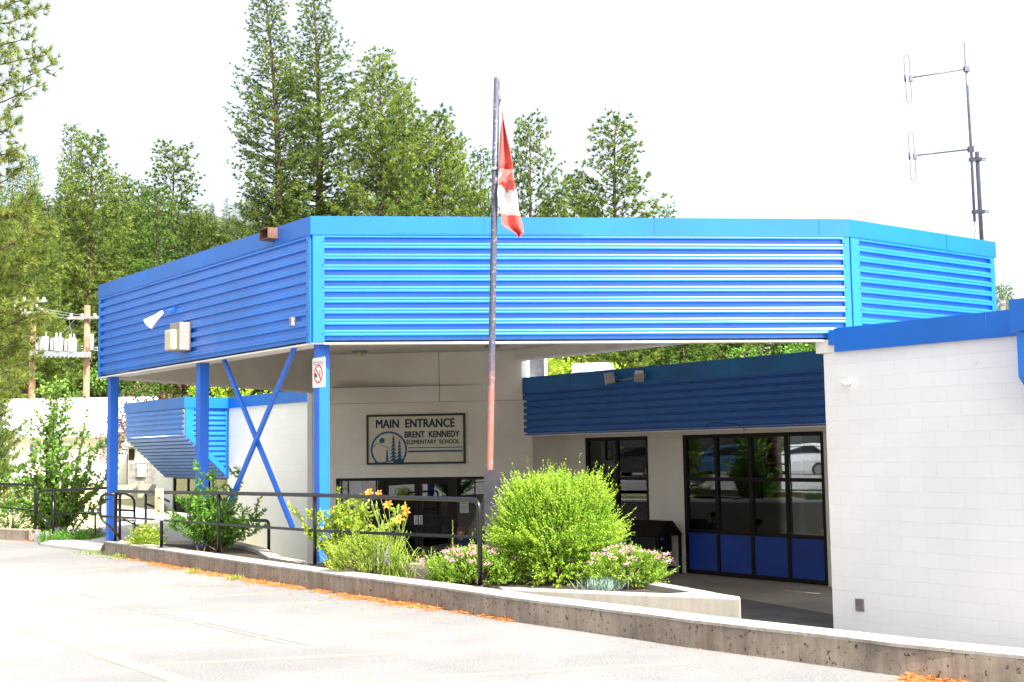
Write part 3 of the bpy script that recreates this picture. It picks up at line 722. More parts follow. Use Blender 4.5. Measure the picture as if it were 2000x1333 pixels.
def mitre_cap(path, z0, z1, out_, th, m, parent, closed=False, name='cap_flashing', seams=()):
    """folded metal cap following a wall head; path points listed with outward side on the right"""
    mb = MB(); n = len(path); off = []
    for i in range(n):
        ds = []
        if i > 0: ds.append((path[i] - path[i - 1]).normalized())
        if i < n - 1: ds.append((path[i + 1] - path[i]).normalized())
        ns = [Vector((d.y, -d.x, 0)) for d in ds]; b = ns[0] if len(ns) == 1 else (ns[0] + ns[1]) / (1 + ns[0].dot(ns[1])); off.append(b)
    o = [p + b * out_ for p, b in zip(path, off)]; i_ = [p - b * th for p, b in zip(path, off)]
    for k in range(n - 1):
        mb.face([o[k] + UP * z0, o[k + 1] + UP * z0, o[k + 1] + UP * z1, o[k] + UP * z1])
        mb.face([o[k] + UP * z1, o[k + 1] + UP * z1, i_[k + 1] + UP * (z1 - .01), i_[k] + UP * (z1 - .01)])
        mb.face([i_[k + 1] + UP * z0, i_[k] + UP * z0, i_[k] + UP * (z1 - .01), i_[k + 1] + UP * (z1 - .01)])
        mb.face([o[k + 1] + UP * z0, o[k] + UP * z0, i_[k] + UP * z0, i_[k + 1] + UP * z0])
        d = (path[k + 1] - path[k]); L = d.length; d.normalize(); nn = Vector((d.y, -d.x, 0)); q = 2.4
        while q < L - .3:                                    # standing lap seams
            c = path[k] + d * q + nn * (out_ + .002) + UP * ((z0 + z1) / 2); mb.box(c, d, nn, UP, .012, .004, (z1 - z0) / 2 - .002); q += 2.44
        mb.box((o[k] + o[k + 1]) / 2 + nn * .003 + UP * (z0 + .006), d, nn, UP, (o[k + 1] - o[k]).length / 2, .004, .006)
    for k in (0, n - 1):
        mb.face([o[k] + UP * z0, o[k] + UP * z1, i_[k] + UP * (z1 - .01), i_[k] + UP * z0])
    return build(mb, name, m, parent)
mitre_cap([CG, P0, P1, P2, P3, CE], ZC, ZT, .05, .2, M['cap'], canopy_o)

# canopy posts and cross braces, in the plane of the left fascia
PL = P1 - NA * .22
def on_line(px, py, z, Pq=PL, dr=A):
    s, zz = onwall(px, py, Pq, dr); return Pq + dr * s
for (px, py, zb_) in ((219.5, 900, .04), (395, 860, -1.05), (628.5, 840, -1.05)):
    p = on_line(px, py, 0)
    m_ = MB(); m_.box(p + UP * ((zb_ + ZB) / 2), A, B, UP, .082, .082, (ZB - zb_) / 2); build(m_, 'canopy_post', M['post'], school, bevel=.008)
def wp(px, py, P_, dr): s, z = onwall(px, py, P_, dr); return P_ + dr * s + UP * z
for k, (a, b) in enumerate((((437, 702), (572, 1032)), ((577, 676), (442, 1000)))):
    pa = wp(*a, PL + NA * .05 * k, A); pb = wp(*b, PL + NA * .05 * k, A); m_ = MB(); m_.bar(pa, pb, .075, .045, up=B); build(m_, 'cross_brace', M['post'], school)

# entrance wall (blocks below, stucco panels above)
sW = lambda px, py: onwall(px, py, DP, DD)
s_l = (CG - DP).dot(DD) - .04; s_r = sW(1037, 880)[0] + .04; z_joint = sW(858, 785.5)[1]; z_dt = 1.05
sd0 = sW(656, 960)[0]; sd1 = sW(975, 1040)[0]
wall('block_wall', DP, DD, s_l, s_r, ZF - .7, z_joint, .2, ND, M['block_beige'], school, [(sd0, sd1, ZF, z_dt)])
s_u = sW(1019, 720)[0]; s_j = sW(858, 740)[0]
m_ = MB()
for a, b in ((s_l, s_j - .006), (s_j + .006, s_u)):
    m_.box(DP + DD * ((a + b) / 2) + UP * ((z_joint + .006 + ZS - .004) / 2) - ND * .085, DD, ND, UP, (b - a) / 2, .1, (ZS - z_joint - .01) / 2)
build(m_, 'stucco_panel', M['stucco'], school, bevel=.004)
m_ = MB(); m_.box(DP + DD * s_l + ND * .0 + UP * ((ZF + ZB) / 2 - .3) - ND * .08, DD, ND, UP, .06, .1, (ZB - ZF) / 2 + .28); build(m_, 'sunlit_wall_end', M['white'], school)  # white strip painting the sunlit end of the entrance wall
# return wall towards the recessed classroom wall
Cc = DP + DD * s_r; m_ = MB()
wall('block_wall', Cc, B, .02, (W - Cc).dot(B), ZF, 3.3, .2, -A, M['block_beige'], school)
m_ = MB(); Cu = DP + DD * s_u; m_.box(Cu + B * .12 + UP * ((z_joint + ZS) / 2) + A * .1, B, A, UP, .12, .1, (ZS - z_joint) / 2 - .01); build(m_, 'stucco_panel', M['white'], school)

# entrance doors and side lights
def rect(px, py, qx, qy, P_, dr):
    a = onwall(px, py, P_, dr); b = onwall(qx, qy, P_, dr); return a[0], b[0], min(a[1], b[1]), max(a[1], b[1])
def framed(parent, P_, dr, n, s0, s1, z0, z1, fw_, d0, d1, m, name='window_frame', bars=()):
    """frame ring plus bars: bars=('v',s,w) or ('h',z,w[,sa,sb])"""
    mb = MB(); c = (d0 + d1) / 2; hd = (d1 - d0) / 2
    def bx_(a, b, c0, c1, e=0): mb.box(P_ + dr * ((a + b) / 2) + UP * ((c0 + c1) / 2) + n * c, dr, n, UP, (b - a) / 2, hd - e, (c1 - c0) / 2)
    bx_(s0, s0 + fw_, z0, z1); bx_(s1 - fw_, s1, z0, z1); bx_(s0 + fw_, s1 - fw_, z1 - fw_, z1); bx_(s0 + fw_, s1 - fw_, z0, z0 + fw_)
    for b in bars:
        if b[0] == 'v': bx_(b[1] - b[2] / 2, b[1] + b[2] / 2, z0 + fw_, z1 - fw_, .004)
        else: bx_(b[3] if len(b) > 3 else s0 + fw_, b[4] if len(b) > 3 else s1 - fw_, b[1] - b[2] / 2, b[1] + b[2] / 2, .007)
    return build(mb, name, m, parent)
def pane(parent, P_, dr, n, s0, s1, z0, z1, d, m=None, name='pane', th=.006, tilt=0):
    mb = MB(); mb.box(P_ + dr * ((s0 + s1) / 2) + UP * ((z0 + z1) / 2) + n * d, (dr + n * tilt).normalized(), (n - dr * tilt).normalized(), UP, (s1 - s0) / 2, th / 2, (z1 - z0) / 2)
    return build(mb, name, m or M['glass'], parent)
x_ = lambda px: sW(px, 960)[0]
ent = framed(school, DP, DD, ND, sd0, sd1, ZF, z_dt, .07, -.14, -.02, M['frame'], 'entrance_frame', [('v', x_(744), .16), ('v', x_(886), .12)])
pane(ent, DP, DD, ND, sd0 + .07, x_(744) - .08, ZF + .12, z_dt - .07, -.08); pane(ent, DP, DD, ND, x_(886) + .06, sd1 - .07, ZF + .12, z_dt - .07, -.08)
for a, b, hs in ((x_(744) + .085, x_(816) - .008, 1), (x_(816) + .008, x_(886) - .065, -1)):
    dr_ = framed(school, DP, DD, ND, a, b, ZF + .02, z_dt - .08, .085, -.12, -.05, M['frame'], 'door', [('h', .02, .24)])
    pane(dr_, DP, DD, ND, a + .085, b - .085, .14, z_dt - .165, -.085); pane(dr_, DP, DD, ND, a + .085, b - .085, ZF + .105, -.10, -.085)
    sh = (b - .05) if hs == 1 else (a + .05)
    h = MB(); h.box(DP + DD * sh + UP * .03 + ND * -.04, DD, ND, UP, .045, .008, .11); h.tube([DP + DD * sh + UP * -.07 + ND * .0, DP + DD * sh + UP * .13 + ND * .0], .012, 6); build(h, 'handle', M['alu'], dr_)

# interiors so that the glass has rooms behind it
def room(P_, dr, n, s0, s1, z0, z1, depth, m, th=.26):
    mb = MB(); a = P_ + dr * s0 - n * th; b = P_ + dr * s1 - n * th; c = b - n * depth; d = a - n * depth
    for p, q in ((b, c), (c, d), (d, a)): mb.face([p + UP * z0, q + UP * z0, q + UP * z1, p + UP * z1])
    mb.face([a + UP * z0, b + UP * z0, c + UP * z0, d + UP * z0]); mb.face([a + UP * z1, b + UP * z1, c + UP * z1, d + UP * z1])
    return build(mb, 'interior', m, school)
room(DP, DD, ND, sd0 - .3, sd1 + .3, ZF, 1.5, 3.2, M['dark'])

# recessed classroom wall
ww = lambda px, py: onwall(px, py, W, -A)
z_wt = 1.93; z_tr = ww(1345, 936)[1]; z_sill = ww(1345, 1037)[1]
xs_ = lambda px: ww(px, 945)[0]
b0, b1 = xs_(1335), xs_(1611); c0, c1 = xs_(1144), xs_(1267)
Wcs = (Cc - W).dot(-A) - .3
WE = xs_(1640)
wall('block_wall', W, -A, Wcs, WE + 1.5, ZF, 2.35, .2, NA, M['block_beige'], school, [(b0, b1, ZF - .1, z_wt), (c0, c1, ZF - .1, z_wt)])
def big_window(s0, s1, cols, label=None):
    fw_ = .085; step = (s1 - s0) / cols; bars = [('v', s0 + step * k, .085) for k in range(1, cols)] + [('h', z_tr, .075), ('h', z_sill, .075)]
    fr = framed(school, W, -A, NA, s0, s1, ZF + .01, z_wt, fw_, -.11, -.01, M['frame'], 'window', bars)
    rt = random.Random(3)
    for k in range(cols):
        a = s0 + step * k + (fw_ if k == 0 else .0425); b = s0 + step * (k + 1) - (fw_ if k == cols - 1 else .0425)
        pane(fr, W, -A, NA, a, b, z_tr + .0375, z_wt - fw_, -.06, tilt=rt.uniform(-.002, .002)); pane(fr, W, -A, NA, a, b, z_sill + .0375, z_tr - .0375, -.06, tilt=rt.uniform(-.002, .002))
        pane(fr, W, -A, NA, a, b, ZF + .05, z_sill - .0375, -.045, M['panel'], 'spandrel_panel', .02)
        bl = MB(); bl.box(W - A * (a + .06) - NA * .35 + UP * ((z_sill + z_wt) / 2), A, NA, UP, .05, .02, (z_wt - z_sill) / 2 - .04); build(bl, 'curtain', M['room'], fr)
    return fr
big_window(b0, b1, 4); big_window(c0, c1, 2)
room(W, -A, NA, c0 - 1, b1 + .6, ZF, 2.3, 3.2, M['room'])
# classroom things on the deep sill behind the big window
sh = MB(); sh.box(W - A * ((b0 + b1) / 2) - NA * .55 + UP * (z_sill - .02), A, NA, UP, (b1 - b0) / 2, .28, .02); build(sh, 'window_shelf', M['white'], school)

sill_items = []
for k, (px, w, h, mt, nm, lab) in enumerate(((1352, .10, .22, 'tag_orange', 'paper_pennant', 'orange paper pennant on the sill behind the leftmost pane'), (1420, .24, .05, 'tag_orange', 'book_stack', 'orange stack of paper on the sill in the second bay'), (1490, .07, .16, 'signred', 'pencil_cup', 'small red cup in the third bay of the big window'), (1585, .13, .15, 'white', 'tissue_box', 'white box on the sill at the right end of the big window'), (1510, .12, .30, 'beige', 'paper_lantern', 'yellow paper craft behind the third bay'))):
    sill_items.append((onwall(px, 1030, W, -A)[0], w, h, mt, nm, lab))
# recessed fascia (old, darker paint) and its roof edge
Ro = R + A * .12 + NA * .15; rL = 9.72; zrb = 2.013; zrc = 3.05; zrt = 3.392
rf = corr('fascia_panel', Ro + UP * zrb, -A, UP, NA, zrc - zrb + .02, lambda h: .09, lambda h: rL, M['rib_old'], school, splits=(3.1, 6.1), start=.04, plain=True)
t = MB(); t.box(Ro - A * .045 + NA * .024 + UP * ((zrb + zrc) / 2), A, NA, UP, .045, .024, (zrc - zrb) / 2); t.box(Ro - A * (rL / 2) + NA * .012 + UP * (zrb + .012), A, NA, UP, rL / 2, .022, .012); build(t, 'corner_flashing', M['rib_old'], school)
Rl = Ro + A * .20
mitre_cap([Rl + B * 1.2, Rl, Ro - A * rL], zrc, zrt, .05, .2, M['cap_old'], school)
m_ = MB(); ru = Ro - A * .02
m_.prism([((ru + B * .04).x, (ru + B * .04).y), ((Ro - A * rL + B * .04).x, (Ro - A * rL + B * .04).y), ((Ro - A * rL + B * 1.2).x, (Ro - A * rL + B * 1.2).y), ((ru + B * 1.2).x, (ru + B * 1.2).y)], zrb + .03, zrb + .05)
build(m_, 'eave_soffit', M['trimw'], school)
m_ = MB(); m_.bar(Ro - A * .0 + UP * (zrb - .012) + B * .02, Ro - A * rL + UP * (zrb - .012) + B * .02, .05, .02); build(m_, 'drip_trim', M['trimw'], school)
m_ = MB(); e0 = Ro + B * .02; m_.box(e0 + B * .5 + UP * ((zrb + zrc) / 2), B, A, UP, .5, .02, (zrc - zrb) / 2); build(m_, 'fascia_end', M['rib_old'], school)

# right wing wall
SQ = 13.0
wall('block_wall', Q, -A, 0, SQ, ZF, 3.0, .2, NA, M['block'], school)
wall('block_wall', Q, B, .2, 5.1, ZF, 3.1, .2, A, M['block'], school)
qs = lambda px, py: onwall(px, py, Q, -A)
s_c0 = qs(1634, 660)[0]
mitre_cap([Q - A * s_c0 + B * .0, Q - A * SQ], 2.967, 3.304, .06, .25, M['cap'], school)
t = MB(); t.box(Q - A * (s_c0 - .05) + NA * .035 + UP * 3.17, A, NA, UP, .05, .03, .10); build(t, 'cap_end', M['cap'], school)
t = MB(); t.box(Q + A * .02 + B * .10 + NA * .02 + UP * 3.058, A, B, UP, .085, .12, .092); t.box(Q - A * (s_c0 / 2) + NA * .012 + UP * 3.058, A, NA, UP, s_c0 / 2 + .0, .012, .092); build(t, 'beam_end', M['trimw'], school, bevel=.004)
# projecting bulkhead at the far end of the right wing
qb = Q + NA * .55; s_b = onwall(1984.5, 640, qb, -A)[0]
t = MB()
sec = [(0, 2.96), (.55, 2.96), (.55, 2.42), (0, 1.9)]
t.ext(sec, Q - A * s_b, NA, UP, -A, SQ - s_b, 0); build(t, 'bulkhead', M['rib'], school)
mitre_cap([Q - A * s_b + B * .1, qb - A * s_b, qb - A * SQ], 2.97, 3.36, .05, .25, M['cap'], school)

# low left wing and its bulkhead
ls = lambda px, py: onwall(px, py, WP, -A)
wl_end = -(LP - WP).dot(A)
s_b0 = -((wp(325, 900, WP, A) - WP).dot(A))
L0 = onwall(246, 800, LP, A)[0]
wall('block_wall', WP, -A, -L0 - .9 , 7.4, ZF - .8, 3.1, .2, NA, M['block'], school, [(-L0 + .5, -.10, ZF - .1, 1.0)])
fr = framed(school, WP, -A, NA, -L0 + .5, -.10, ZF, 1.0, .07, -.12, -.03, M['frame'], 'window', [('v', -L0 * .66, .07), ('v', -L0 * .33, .07), ('h', .1, .06)])
pane(fr, WP, -A, NA, -L0 + .57, -.17, ZF + .1, .93, -.07)
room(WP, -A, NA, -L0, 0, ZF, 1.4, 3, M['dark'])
mitre_cap([WP, WP - A * 7.3], 3.066, 3.39, .06, .25, M['cap'], school)
DPj = (LP - WP).dot(NA)                                      # how far the bulkhead stands out
zl_b = 2.25; zl_s = .99; zl_c = 3.066
corr('fascia_panel', LP + UP * zl_b, A, UP, NA, zl_c - zl_b + .02, lambda h: .06, lambda h: L0 - .06, M['rib'], school, start=.03)
sl = Vector((0, 0, zl_b - zl_s)) + NA * DPj; sl_l = sl.length; slu = sl / sl_l; sn = (NA * (zl_b - zl_s) - UP * DPj).normalized()
corr('slanted_soffit_panel', WP + UP * zl_s + NA * .01, A, slu, sn, sl_l, lambda h: .02, lambda h: L0 - .02, M['rib_faded_lit'], school, plain=True)
def cheek(h): return 0 if h > zl_b - zl_s else DPj * (1 - h / (zl_b - zl_s))
E0 = LP + UP * zl_s                                          # right cheek, ribbed, lower edge slanting back
corr('fascia_panel', E0, B, UP, -A, zl_c - zl_s + .02, lambda h: (0 if h > zl_b - zl_s else DPj * (1 - h / (zl_b - zl_s))) + .22, lambda h: DPj - .10, M['rib'], school)
t = MB(); t.ext([(0, zl_b - zl_s), (.24, zl_b - zl_s), (.24, zl_c - zl_s), (0, zl_c - zl_s)], E0, B, UP, -A, .047)
t.ext([(0, zl_b - zl_s), (.24, zl_b - zl_s + .02), (DPj - .02, .20), (DPj, -.02)], E0, B, UP, -A, .046)
t.ext([(DPj - .10, 0), (DPj + .0, 0), (DPj, zl_c - zl_s), (DPj - .10, zl_c - zl_s)], E0, B, UP, -A, .05)
build(t, 'corner_flashing', M['rib'], school)
t = MB(); EL = WP + A * L0; t.ext([(0, zl_s), (0, zl_c), (DPj, zl_c), (DPj, zl_b)], EL, NA, UP, A, .04); build(t, 'bulkhead_end', M['white'], school)
t = MB(); t.bar(EL + UP * zl_s + A * .05, EL + NA * DPj + UP * zl_b + A * .05, .05, .05); build(t, 'edge_trim', M['trimw'], school)
mitre_cap([EL + A * .04 + B * .0, LP + A * L0, LP, WP], zl_c, 3.39, .05, .2, M['cap'], school)
# unseen tall block added at the right to shade the recessed wall and court
HQ = V(9.6, 18.42)
for Pq_, dr_q, ln_, nq in ((HQ, Vector((1, 0, 0)), 14, Vector((0, -1, 0))), (HQ + V(0, .2), Vector((0, 1, 0)), 2.0, Vector((-1, 0, 0))), (HQ + V(0, 2.4), Vector((1, 0, 0)), 14, Vector((0, 1, 0)))):
    wall('shade_block_wall', Pq_, dr_q, 0, ln_, 2.9, 10.4, .2, nq, M['block'], school)
mitre_cap([HQ + V(14, 2.4), HQ + V(0, 2.4), HQ, HQ + V(14, 0)], 10.2, 10.55, .05, .2, M['cap'], school)
t = MB(); t.prism([(HQ.x + .1, HQ.y + .1), (HQ.x + 14, HQ.y + .1), (HQ.x + 14, HQ.y + 2.3), (HQ.x + .1, HQ.y + 2.3)], 10.1, 10.3); build(t, 'flat_roof', M['roofing'], school)  # cap and roof close the added shade block
# roofs behind the wall heads
t = MB()
rp_ = [WP + A * (L0 + .2) + B * .1, WP - A * 7.0 + B * .1, V(-4.4, 30.3), Cc + B * .3, W - A * -3.5 + B * -.8, Ro - A * rL + B * .3, V(16, 26), V(24, 40), V(6, 54), V(-8, 52)]
t.face([(p.x, p.y, 3.24) for p in rp_]); build(t, 'flat_roof', M['roofing'], school)
t = MB(); t.face([Q + B * .1 + UP * 3.1 - A * .1, Q - A * SQ + B * .1 + UP * 3.1, Q - A * SQ + B * 9 + UP * 3.1, Q + B * 5.2 + UP * 3.1]); build(t, 'flat_roof', M['roofing'], school)

# ================================================================== THINGS ON AND AROUND THE BUILDING
def text_part(txt, O, u, v, n, x0, x1, y0, h, m, parent, name='lettering', bold=.03, lift=.003):
    """one line of raised lettering; x0..x1 horizontal extent, baseline y0, cap height h (metres on the sign)"""
    cu_ = bpy.data.curves.new('t', 'FONT'); cu_.body = txt; cu_.size = 1; cu_.resolution_u = 3
    ob = bpy.data.objects.new('t', cu_); col.objects.link(ob); bpy.context.view_layer.update()
    me = bpy.data.meshes.new_from_object(ob.evaluated_get(bpy.context.evaluated_depsgraph_get())); bpy.data.objects.remove(ob)
    co = np.array([v_.co[:] for v_ in me.vertices]); xa, xb = co[:, 0].min(), co[:, 0].max(); ya = 0; yb = max(.6, co[:, 1].max())
    mb = MB()
    bw = bold * h
    for q, (ox, oy) in enumerate(((-1, -.6), (-1, .6), (1, -.6), (1, .6), (0, 0), (0, 1), (0, -1))):
        for p in me.polygons:
            mb.face([O + u * (x0 + bw + (co[i, 0] - xa) / (xb - xa) * (x1 - x0 - 2 * bw) + ox * bw) + v * (y0 + (co[i, 1] - ya) / (yb - ya) * h + oy * bw * .8) + n * (lift + q * .0002) for i in p.vertices])
    bpy.data.meshes.remove(me); return build(mb, name, m, parent)

for s_, w, h, mt, nm, lab in sill_items:
    c = W - A * s_ - NA * .42 + UP * z_sill; t = MB()
    if 'pennant' in nm: t.ext([(-w, 0), (-w * .8, h), (w, h * .55), (-w * .9, h * .1)], c, -A, UP, NA, .006); t.bar(c + A * w, c + A * w + UP * h, .01, .01)
    elif 'stack' in nm:
        for q in range(4): t.box(c + UP * (.006 + q * .012) + A * .01 * sin(q * 3), A, NA, UP, w / 2 - .004 * q, .09, .005)
    elif 'cup' in nm: t.tube([c, c + UP * h * .6], [w * .4, w * .5], 12); t.tube([c + UP * .02, c + UP * h], .006, 5); t.tube([c + UP * .02 + A * .015, c + UP * h * .9 - A * .02], .006, 5)
    elif 'box' in nm: t.box(c + UP * h / 2, A, NA, UP, w / 2, .06, h / 2); t.box(c + UP * (h + .012), A, NA, UP, w * .2, .03, .012)
    else: t.tube([c, c + UP * h * .3, c + UP * h * .7, c + UP * h], [w * .3, w * .6, w * .6, w * .25], 12)
    tag(build(t, nm, M[mt], bevel=.003), lab, nm.replace('_', ' '))
# --- main entrance sign
a = onwall(716.5, 811, DP, DD); b = onwall(910, 905.5, DP, DD); sz0 = onwall(717, 908.5, DP, DD)[1]; sz1 = onwall(716.5, 811, DP, DD)[1]
SO = DP + DD * a[0] + UP * sz0; SW_ = b[0] - a[0]; SH_ = sz1 - sz0
sign = empty('entrance_sign', SO + ND * .03, 'wooden school sign reading MAIN ENTRANCE above the doors, with a round tree emblem', 'sign')
t = MB(); t.box(SO + DD * (SW_ / 2) + UP * (SH_ / 2) + ND * .02, DD, ND, UP, SW_ / 2 - .02, .018, SH_ / 2 - .02); build(t, 'board', M['signface'], sign)
t = MB(); fw_ = .05
for c_, hu, hw in ((SW_ / 2, SW_ / 2, 0),): 
    t.box(SO + DD * c_ + UP * (fw_ / 2) + ND * .03, DD, ND, UP, hu, .026, fw_ / 2); t.box(SO + DD * c_ + UP * (SH_ - fw_ / 2) + ND * .03, DD, ND, UP, hu, .026, fw_ / 2)
t.box(SO + DD * (fw_ / 2) + UP * (SH_ / 2) + ND * .03, DD, ND, UP, fw_ / 2, .026, SH_ / 2 - fw_); t.box(SO + DD * (SW_ - fw_ / 2) + UP * (SH_ / 2) + ND * .03, DD, ND, UP, fw_ / 2, .026, SH_ / 2 - fw_)
build(t, 'border', M['signedge'], sign)
SF = SO + ND * .0405
# measured in a 2000 x 1217 enlargement of the sign: left 140, top 250 at centre, width 1685, height 858
def sx(x): return (x - 140) / 1685 * SW_
def sy(y): return SH_ - (y - 250) / 858 * SH_
text_part('MAIN  ENTRANCE', SF, DD, UP, ND, sx(300), sx(1650), sy(478), sy(338) - sy(478), M['ink'], sign, bold=.045)
text_part('BRENT  KENNEDY', SF, DD, UP, ND, sx(792), sx(1730), sy(650), sy(548) - sy(650), M['ink'], sign, bold=.045)
text_part('ELEMENTARY  SCHOOL', SF, DD, UP, ND, sx(825), sx(1725), sy(762), sy(692) - sy(762), M['ink'], sign, bold=.04)
t = MB(); t.ext([(sx(850), sy(835)), (sx(1775), sy(835)), (sx(1775), sy(820)), (sx(850), sy(820))], SF, DD, UP, ND, .003); build(t, 'stripe', M['blueink'], sign)
t = MB(); t.ext([(sx(850), sy(906)), (sx(1775), sy(906)), (sx(1775), sy(873)), (sx(850), sy(873))], SF, DD, UP, ND, .003); build(t, 'stripe', M['blueink'], sign)
t = MB(); cx_, cy_ = sx(522), sy(852); Ro_ = sx(522) - sx(210); ax_ = 1.0
def pt(a_, r): return SF + DD * (cx_ + cos(a_) * r) + UP * (cy_ + sin(a_) * r * .985) + ND * .003
a0_, a1_ = radians(-46), radians(226)
for k in range(48):
    p, q = a0_ + (a1_ - a0_) * k / 48, a0_ + (a1_ - a0_) * (k + 1) / 48
    t.face([pt(p, Ro_), pt(q, Ro_), pt(q, Ro_ * .895), pt(p, Ro_ * .895)])
def poly(pts, m_=None): t.face([SF + DD * sx(x) + UP * sy(y) + ND * .0035 for x, y in pts])
poly([(270, 1090), (285, 1055), (330, 1062), (380, 1066), (450, 1060), (520, 1075), (600, 1072), (620, 1030), (690, 1010), (740, 1015), (790, 1020), (770, 1090)])
poly([(405 + 47 * cos(2 * pi * k / 20), 697 + 47 * sin(2 * pi * k / 20)) for k in range(20)])
def fir_emblem(x, y0, y1, w, n):
    st_ = (y1 - y0) / n
    for k in range(n):
        ya = y0 + st_ * k; ww_ = w * (.22 + .78 * (k + 1) / n)
        poly([(x, ya - st_ * .3), (x + ww_, ya + st_ * 1.05), (x, ya + st_ * .8)]); poly([(x, ya - st_ * .3), (x, ya + st_ * .8), (x - ww_, ya + st_ * 1.05)])
    poly([(x - 3, y0 - 30), (x + 3, y0 - 30), (x + 8, y1), (x - 8, y1)])
fir_emblem(600, 625, 1060, 80, 7); fir_emblem(705, 700, 1045, 66, 6); fir_emblem(492, 850, 1060, 46, 5)
poly([(255, 800), (315, 735), (322, 742), (262, 812)]); poly([(315, 735), (425, 785), (545, 828), (543, 836), (420, 793), (316, 744)])
build(t, 'emblem', M['blueink'], sign)

# --- no smoking sign on the corner post
pp = PL + NA * .09; s0_, z0_ = onwall(611, 760, pp, A); s1_, z1_ = onwall(635, 697, pp, A)
NS = pp + A * s0_ + UP * (z0_ + .01); nw = abs(s1_ - s0_); nh = z1_ - z0_ - .01; au = -A
ns = empty('prohibition_sign', NS + NA * .02, 'small white prohibition sign with a red slashed circle on the corner post of the canopy', 'sign')
t = MB(); r_ = .025; rc = []
for (cx2, cy2, a2) in ((nw - r_, r_, -90), (nw - r_, nh - r_, 0), (r_, nh - r_, 90), (r_, r_, 180)):
    for k in range(5): rc.append((cx2 + r_ * cos(radians(a2 + k * 22.5)), cy2 + r_ * sin(radians(a2 + k * 22.5))))
t.ext(rc, NS, au, UP, NA, .006); build(t, 'plate', M['white'], ns)
NSF = NS + NA * .0065
text_part('Idle Free Zone', NSF, au, UP, NA, nw * .1, nw * .88, nh * .835, nh * .03, M['ink'], ns, lift=.001)
text_part('TURN ENGINE OFF', NSF, au, UP, NA, nw * .1, nw * .88, nh * .765, nh * .028, M['signred'], ns, lift=.001)
t = MB(); cxn, cyn, ra, rb2 = nw * .48, nh * .45, nw * .36, nh * .22
for k in range(28):
    p, q = 2 * pi * k / 28, 2 * pi * (k + 1) / 28
    f_ = lambda a_, s_: NSF + au * (cxn + cos(a_) * ra * s_) + UP * (cyn + sin(a_) * ra * s_) + NA * .0012
    t.face([f_(p, 1), f_(q, 1), f_(q, .84), f_(p, .84)])
f3 = lambda x, y: NSF + au * (cxn + x * ra) + UP * (cyn + y * ra) + NA * .0016
t.face([f3(-.72, .60), f3(-.60, .72), f3(.72, -.60), f3(.60, -.72)]); build(t, 'red_ring', M['signred'], ns)
t = MB(); t.face([f3(-.8, .05), f3(-.62, .2), f3(-.25, -.2), f3(-.3, -.4), f3(-.7, -.3)]); build(t, 'pictogram', M['ink'], ns); t = MB(); t.face([f3(.3, -.15), f3(.42, -.15), f3(.46, .35), f3(.32, .35)]); build(t, 'pictogram', M['ink'], ns)

# --- orange plaque tied to the railing
p0_ = at(302.5, 1017, 19.7); p1_ = at(320, 955, 19.7)
pq = empty('railing_plaque', p0_, 'narrow orange and white plaque with a swirl, hung on the railing post', 'sign')
u_ = Vector((.99, -.12, 0)).normalized(); n_ = Vector((u_.y, -u_.x, 0)); w_ = p1_.x - p0_.x; h_ = p1_.z - p0_.z
t = MB(); t.box(p0_ + u_ * w_ / 2 + UP * h_ / 2, u_, n_, UP, w_ / 2, .006, h_ / 2); build(t, 'plate', M['white'], pq, bevel=.004)
t = MB(); t.box(p0_ + u_ * w_ / 2 + UP * h_ * .58 + n_ * .0075, u_, n_, UP, w_ / 2 - .006, .001, h_ * .40); build(t, 'orange_field', M['tag_orange'], pq)
t = MB(); t.box(p0_ + u_ * w_ / 2 + UP * h_ * .09 + n_ * .0075, u_, n_, UP, w_ / 2 - .006, .001, h_ * .075); build(t, 'blue_foot', M['tag_blue'], pq)
t = MB()
for k in range(18):
    a_, b_ = 2 * pi * k / 18 * .85, 2 * pi * (k + 1) / 18 * .85; g_ = lambda q, s_: p0_ + u_ * (w_ * .5 + cos(q) * .045 * s_) + UP * (h_ * .5 + sin(q) * .12 * s_) + n_ * .0095
    t.face([g_(a_, 1), g_(b_, 1), g_(b_, .75), g_(a_, .75)])
build(t, 'swirl', M['rust'], pq)

# --- lamps and boxes on the left canopy fascia
FP = P1 + NA * .04
s_, z_ = onwall(331, 620, FP, A); c_ = FP + A * s_ + UP * z_
sp = empty('spotlight', c_, 'white cone spotlight clamped on the ribbed fascia, its paint splashed around it', 'lamp')
hd_ = (NA * .55 - UP * .62 + A * .55).normalized(); base_ = c_ + NA * .22 - A * .05; tip = base_ + hd_ * .20
t = MB(); t.tube([base_ - hd_ * .10, base_ - hd_ * .07, base_, base_ + hd_ * .06, tip, tip + hd_ * .015], [.03, .042, .048, .062, .105, .108], 18, caps=False); build(t, 'shade', M['white'], sp)
t = MB(); t.tube([base_ - hd_ * .11, base_ - hd_ * .09], [.03, .04], 12); build(t, 'socket', M['white'], sp); t = MB(); t.ball(base_ + hd_ * .12, .06, .06, .06, 12, 8); build(t, 'bulb', M['beige'], sp)
t = MB(); m0 = FP + A * (s_ - .22) + UP * (z_ + .10); t.tube([m0, m0 + NA * .10, base_ - hd_ * .09], .014, 6); t.box(m0 + NA * .01, A, NA, UP, .05, .02, .05); build(t, 'bracket', M['post'], sp)
s_, z_ = onwall(361, 660, FP, A)
wb = empty('wall_pack_light', FP + A * s_ + UP * z_, 'square taupe wall light with a cream lens on the left fascia', 'lamp')
cc_ = FP + A * (s_ - .05) + UP * z_; t = MB(); t.box(cc_ + NA * .10, A, NA, UP, .21, .10, .23); build(t, 'housing', M['taupe'], wb, bevel=.012)
t = MB(); t.box(cc_ + A * .05 + NA * .245 - UP * .05, A, NA, UP, .14, .05, .165); build(t, 'lens', M['beige'], wb, bevel=.02)
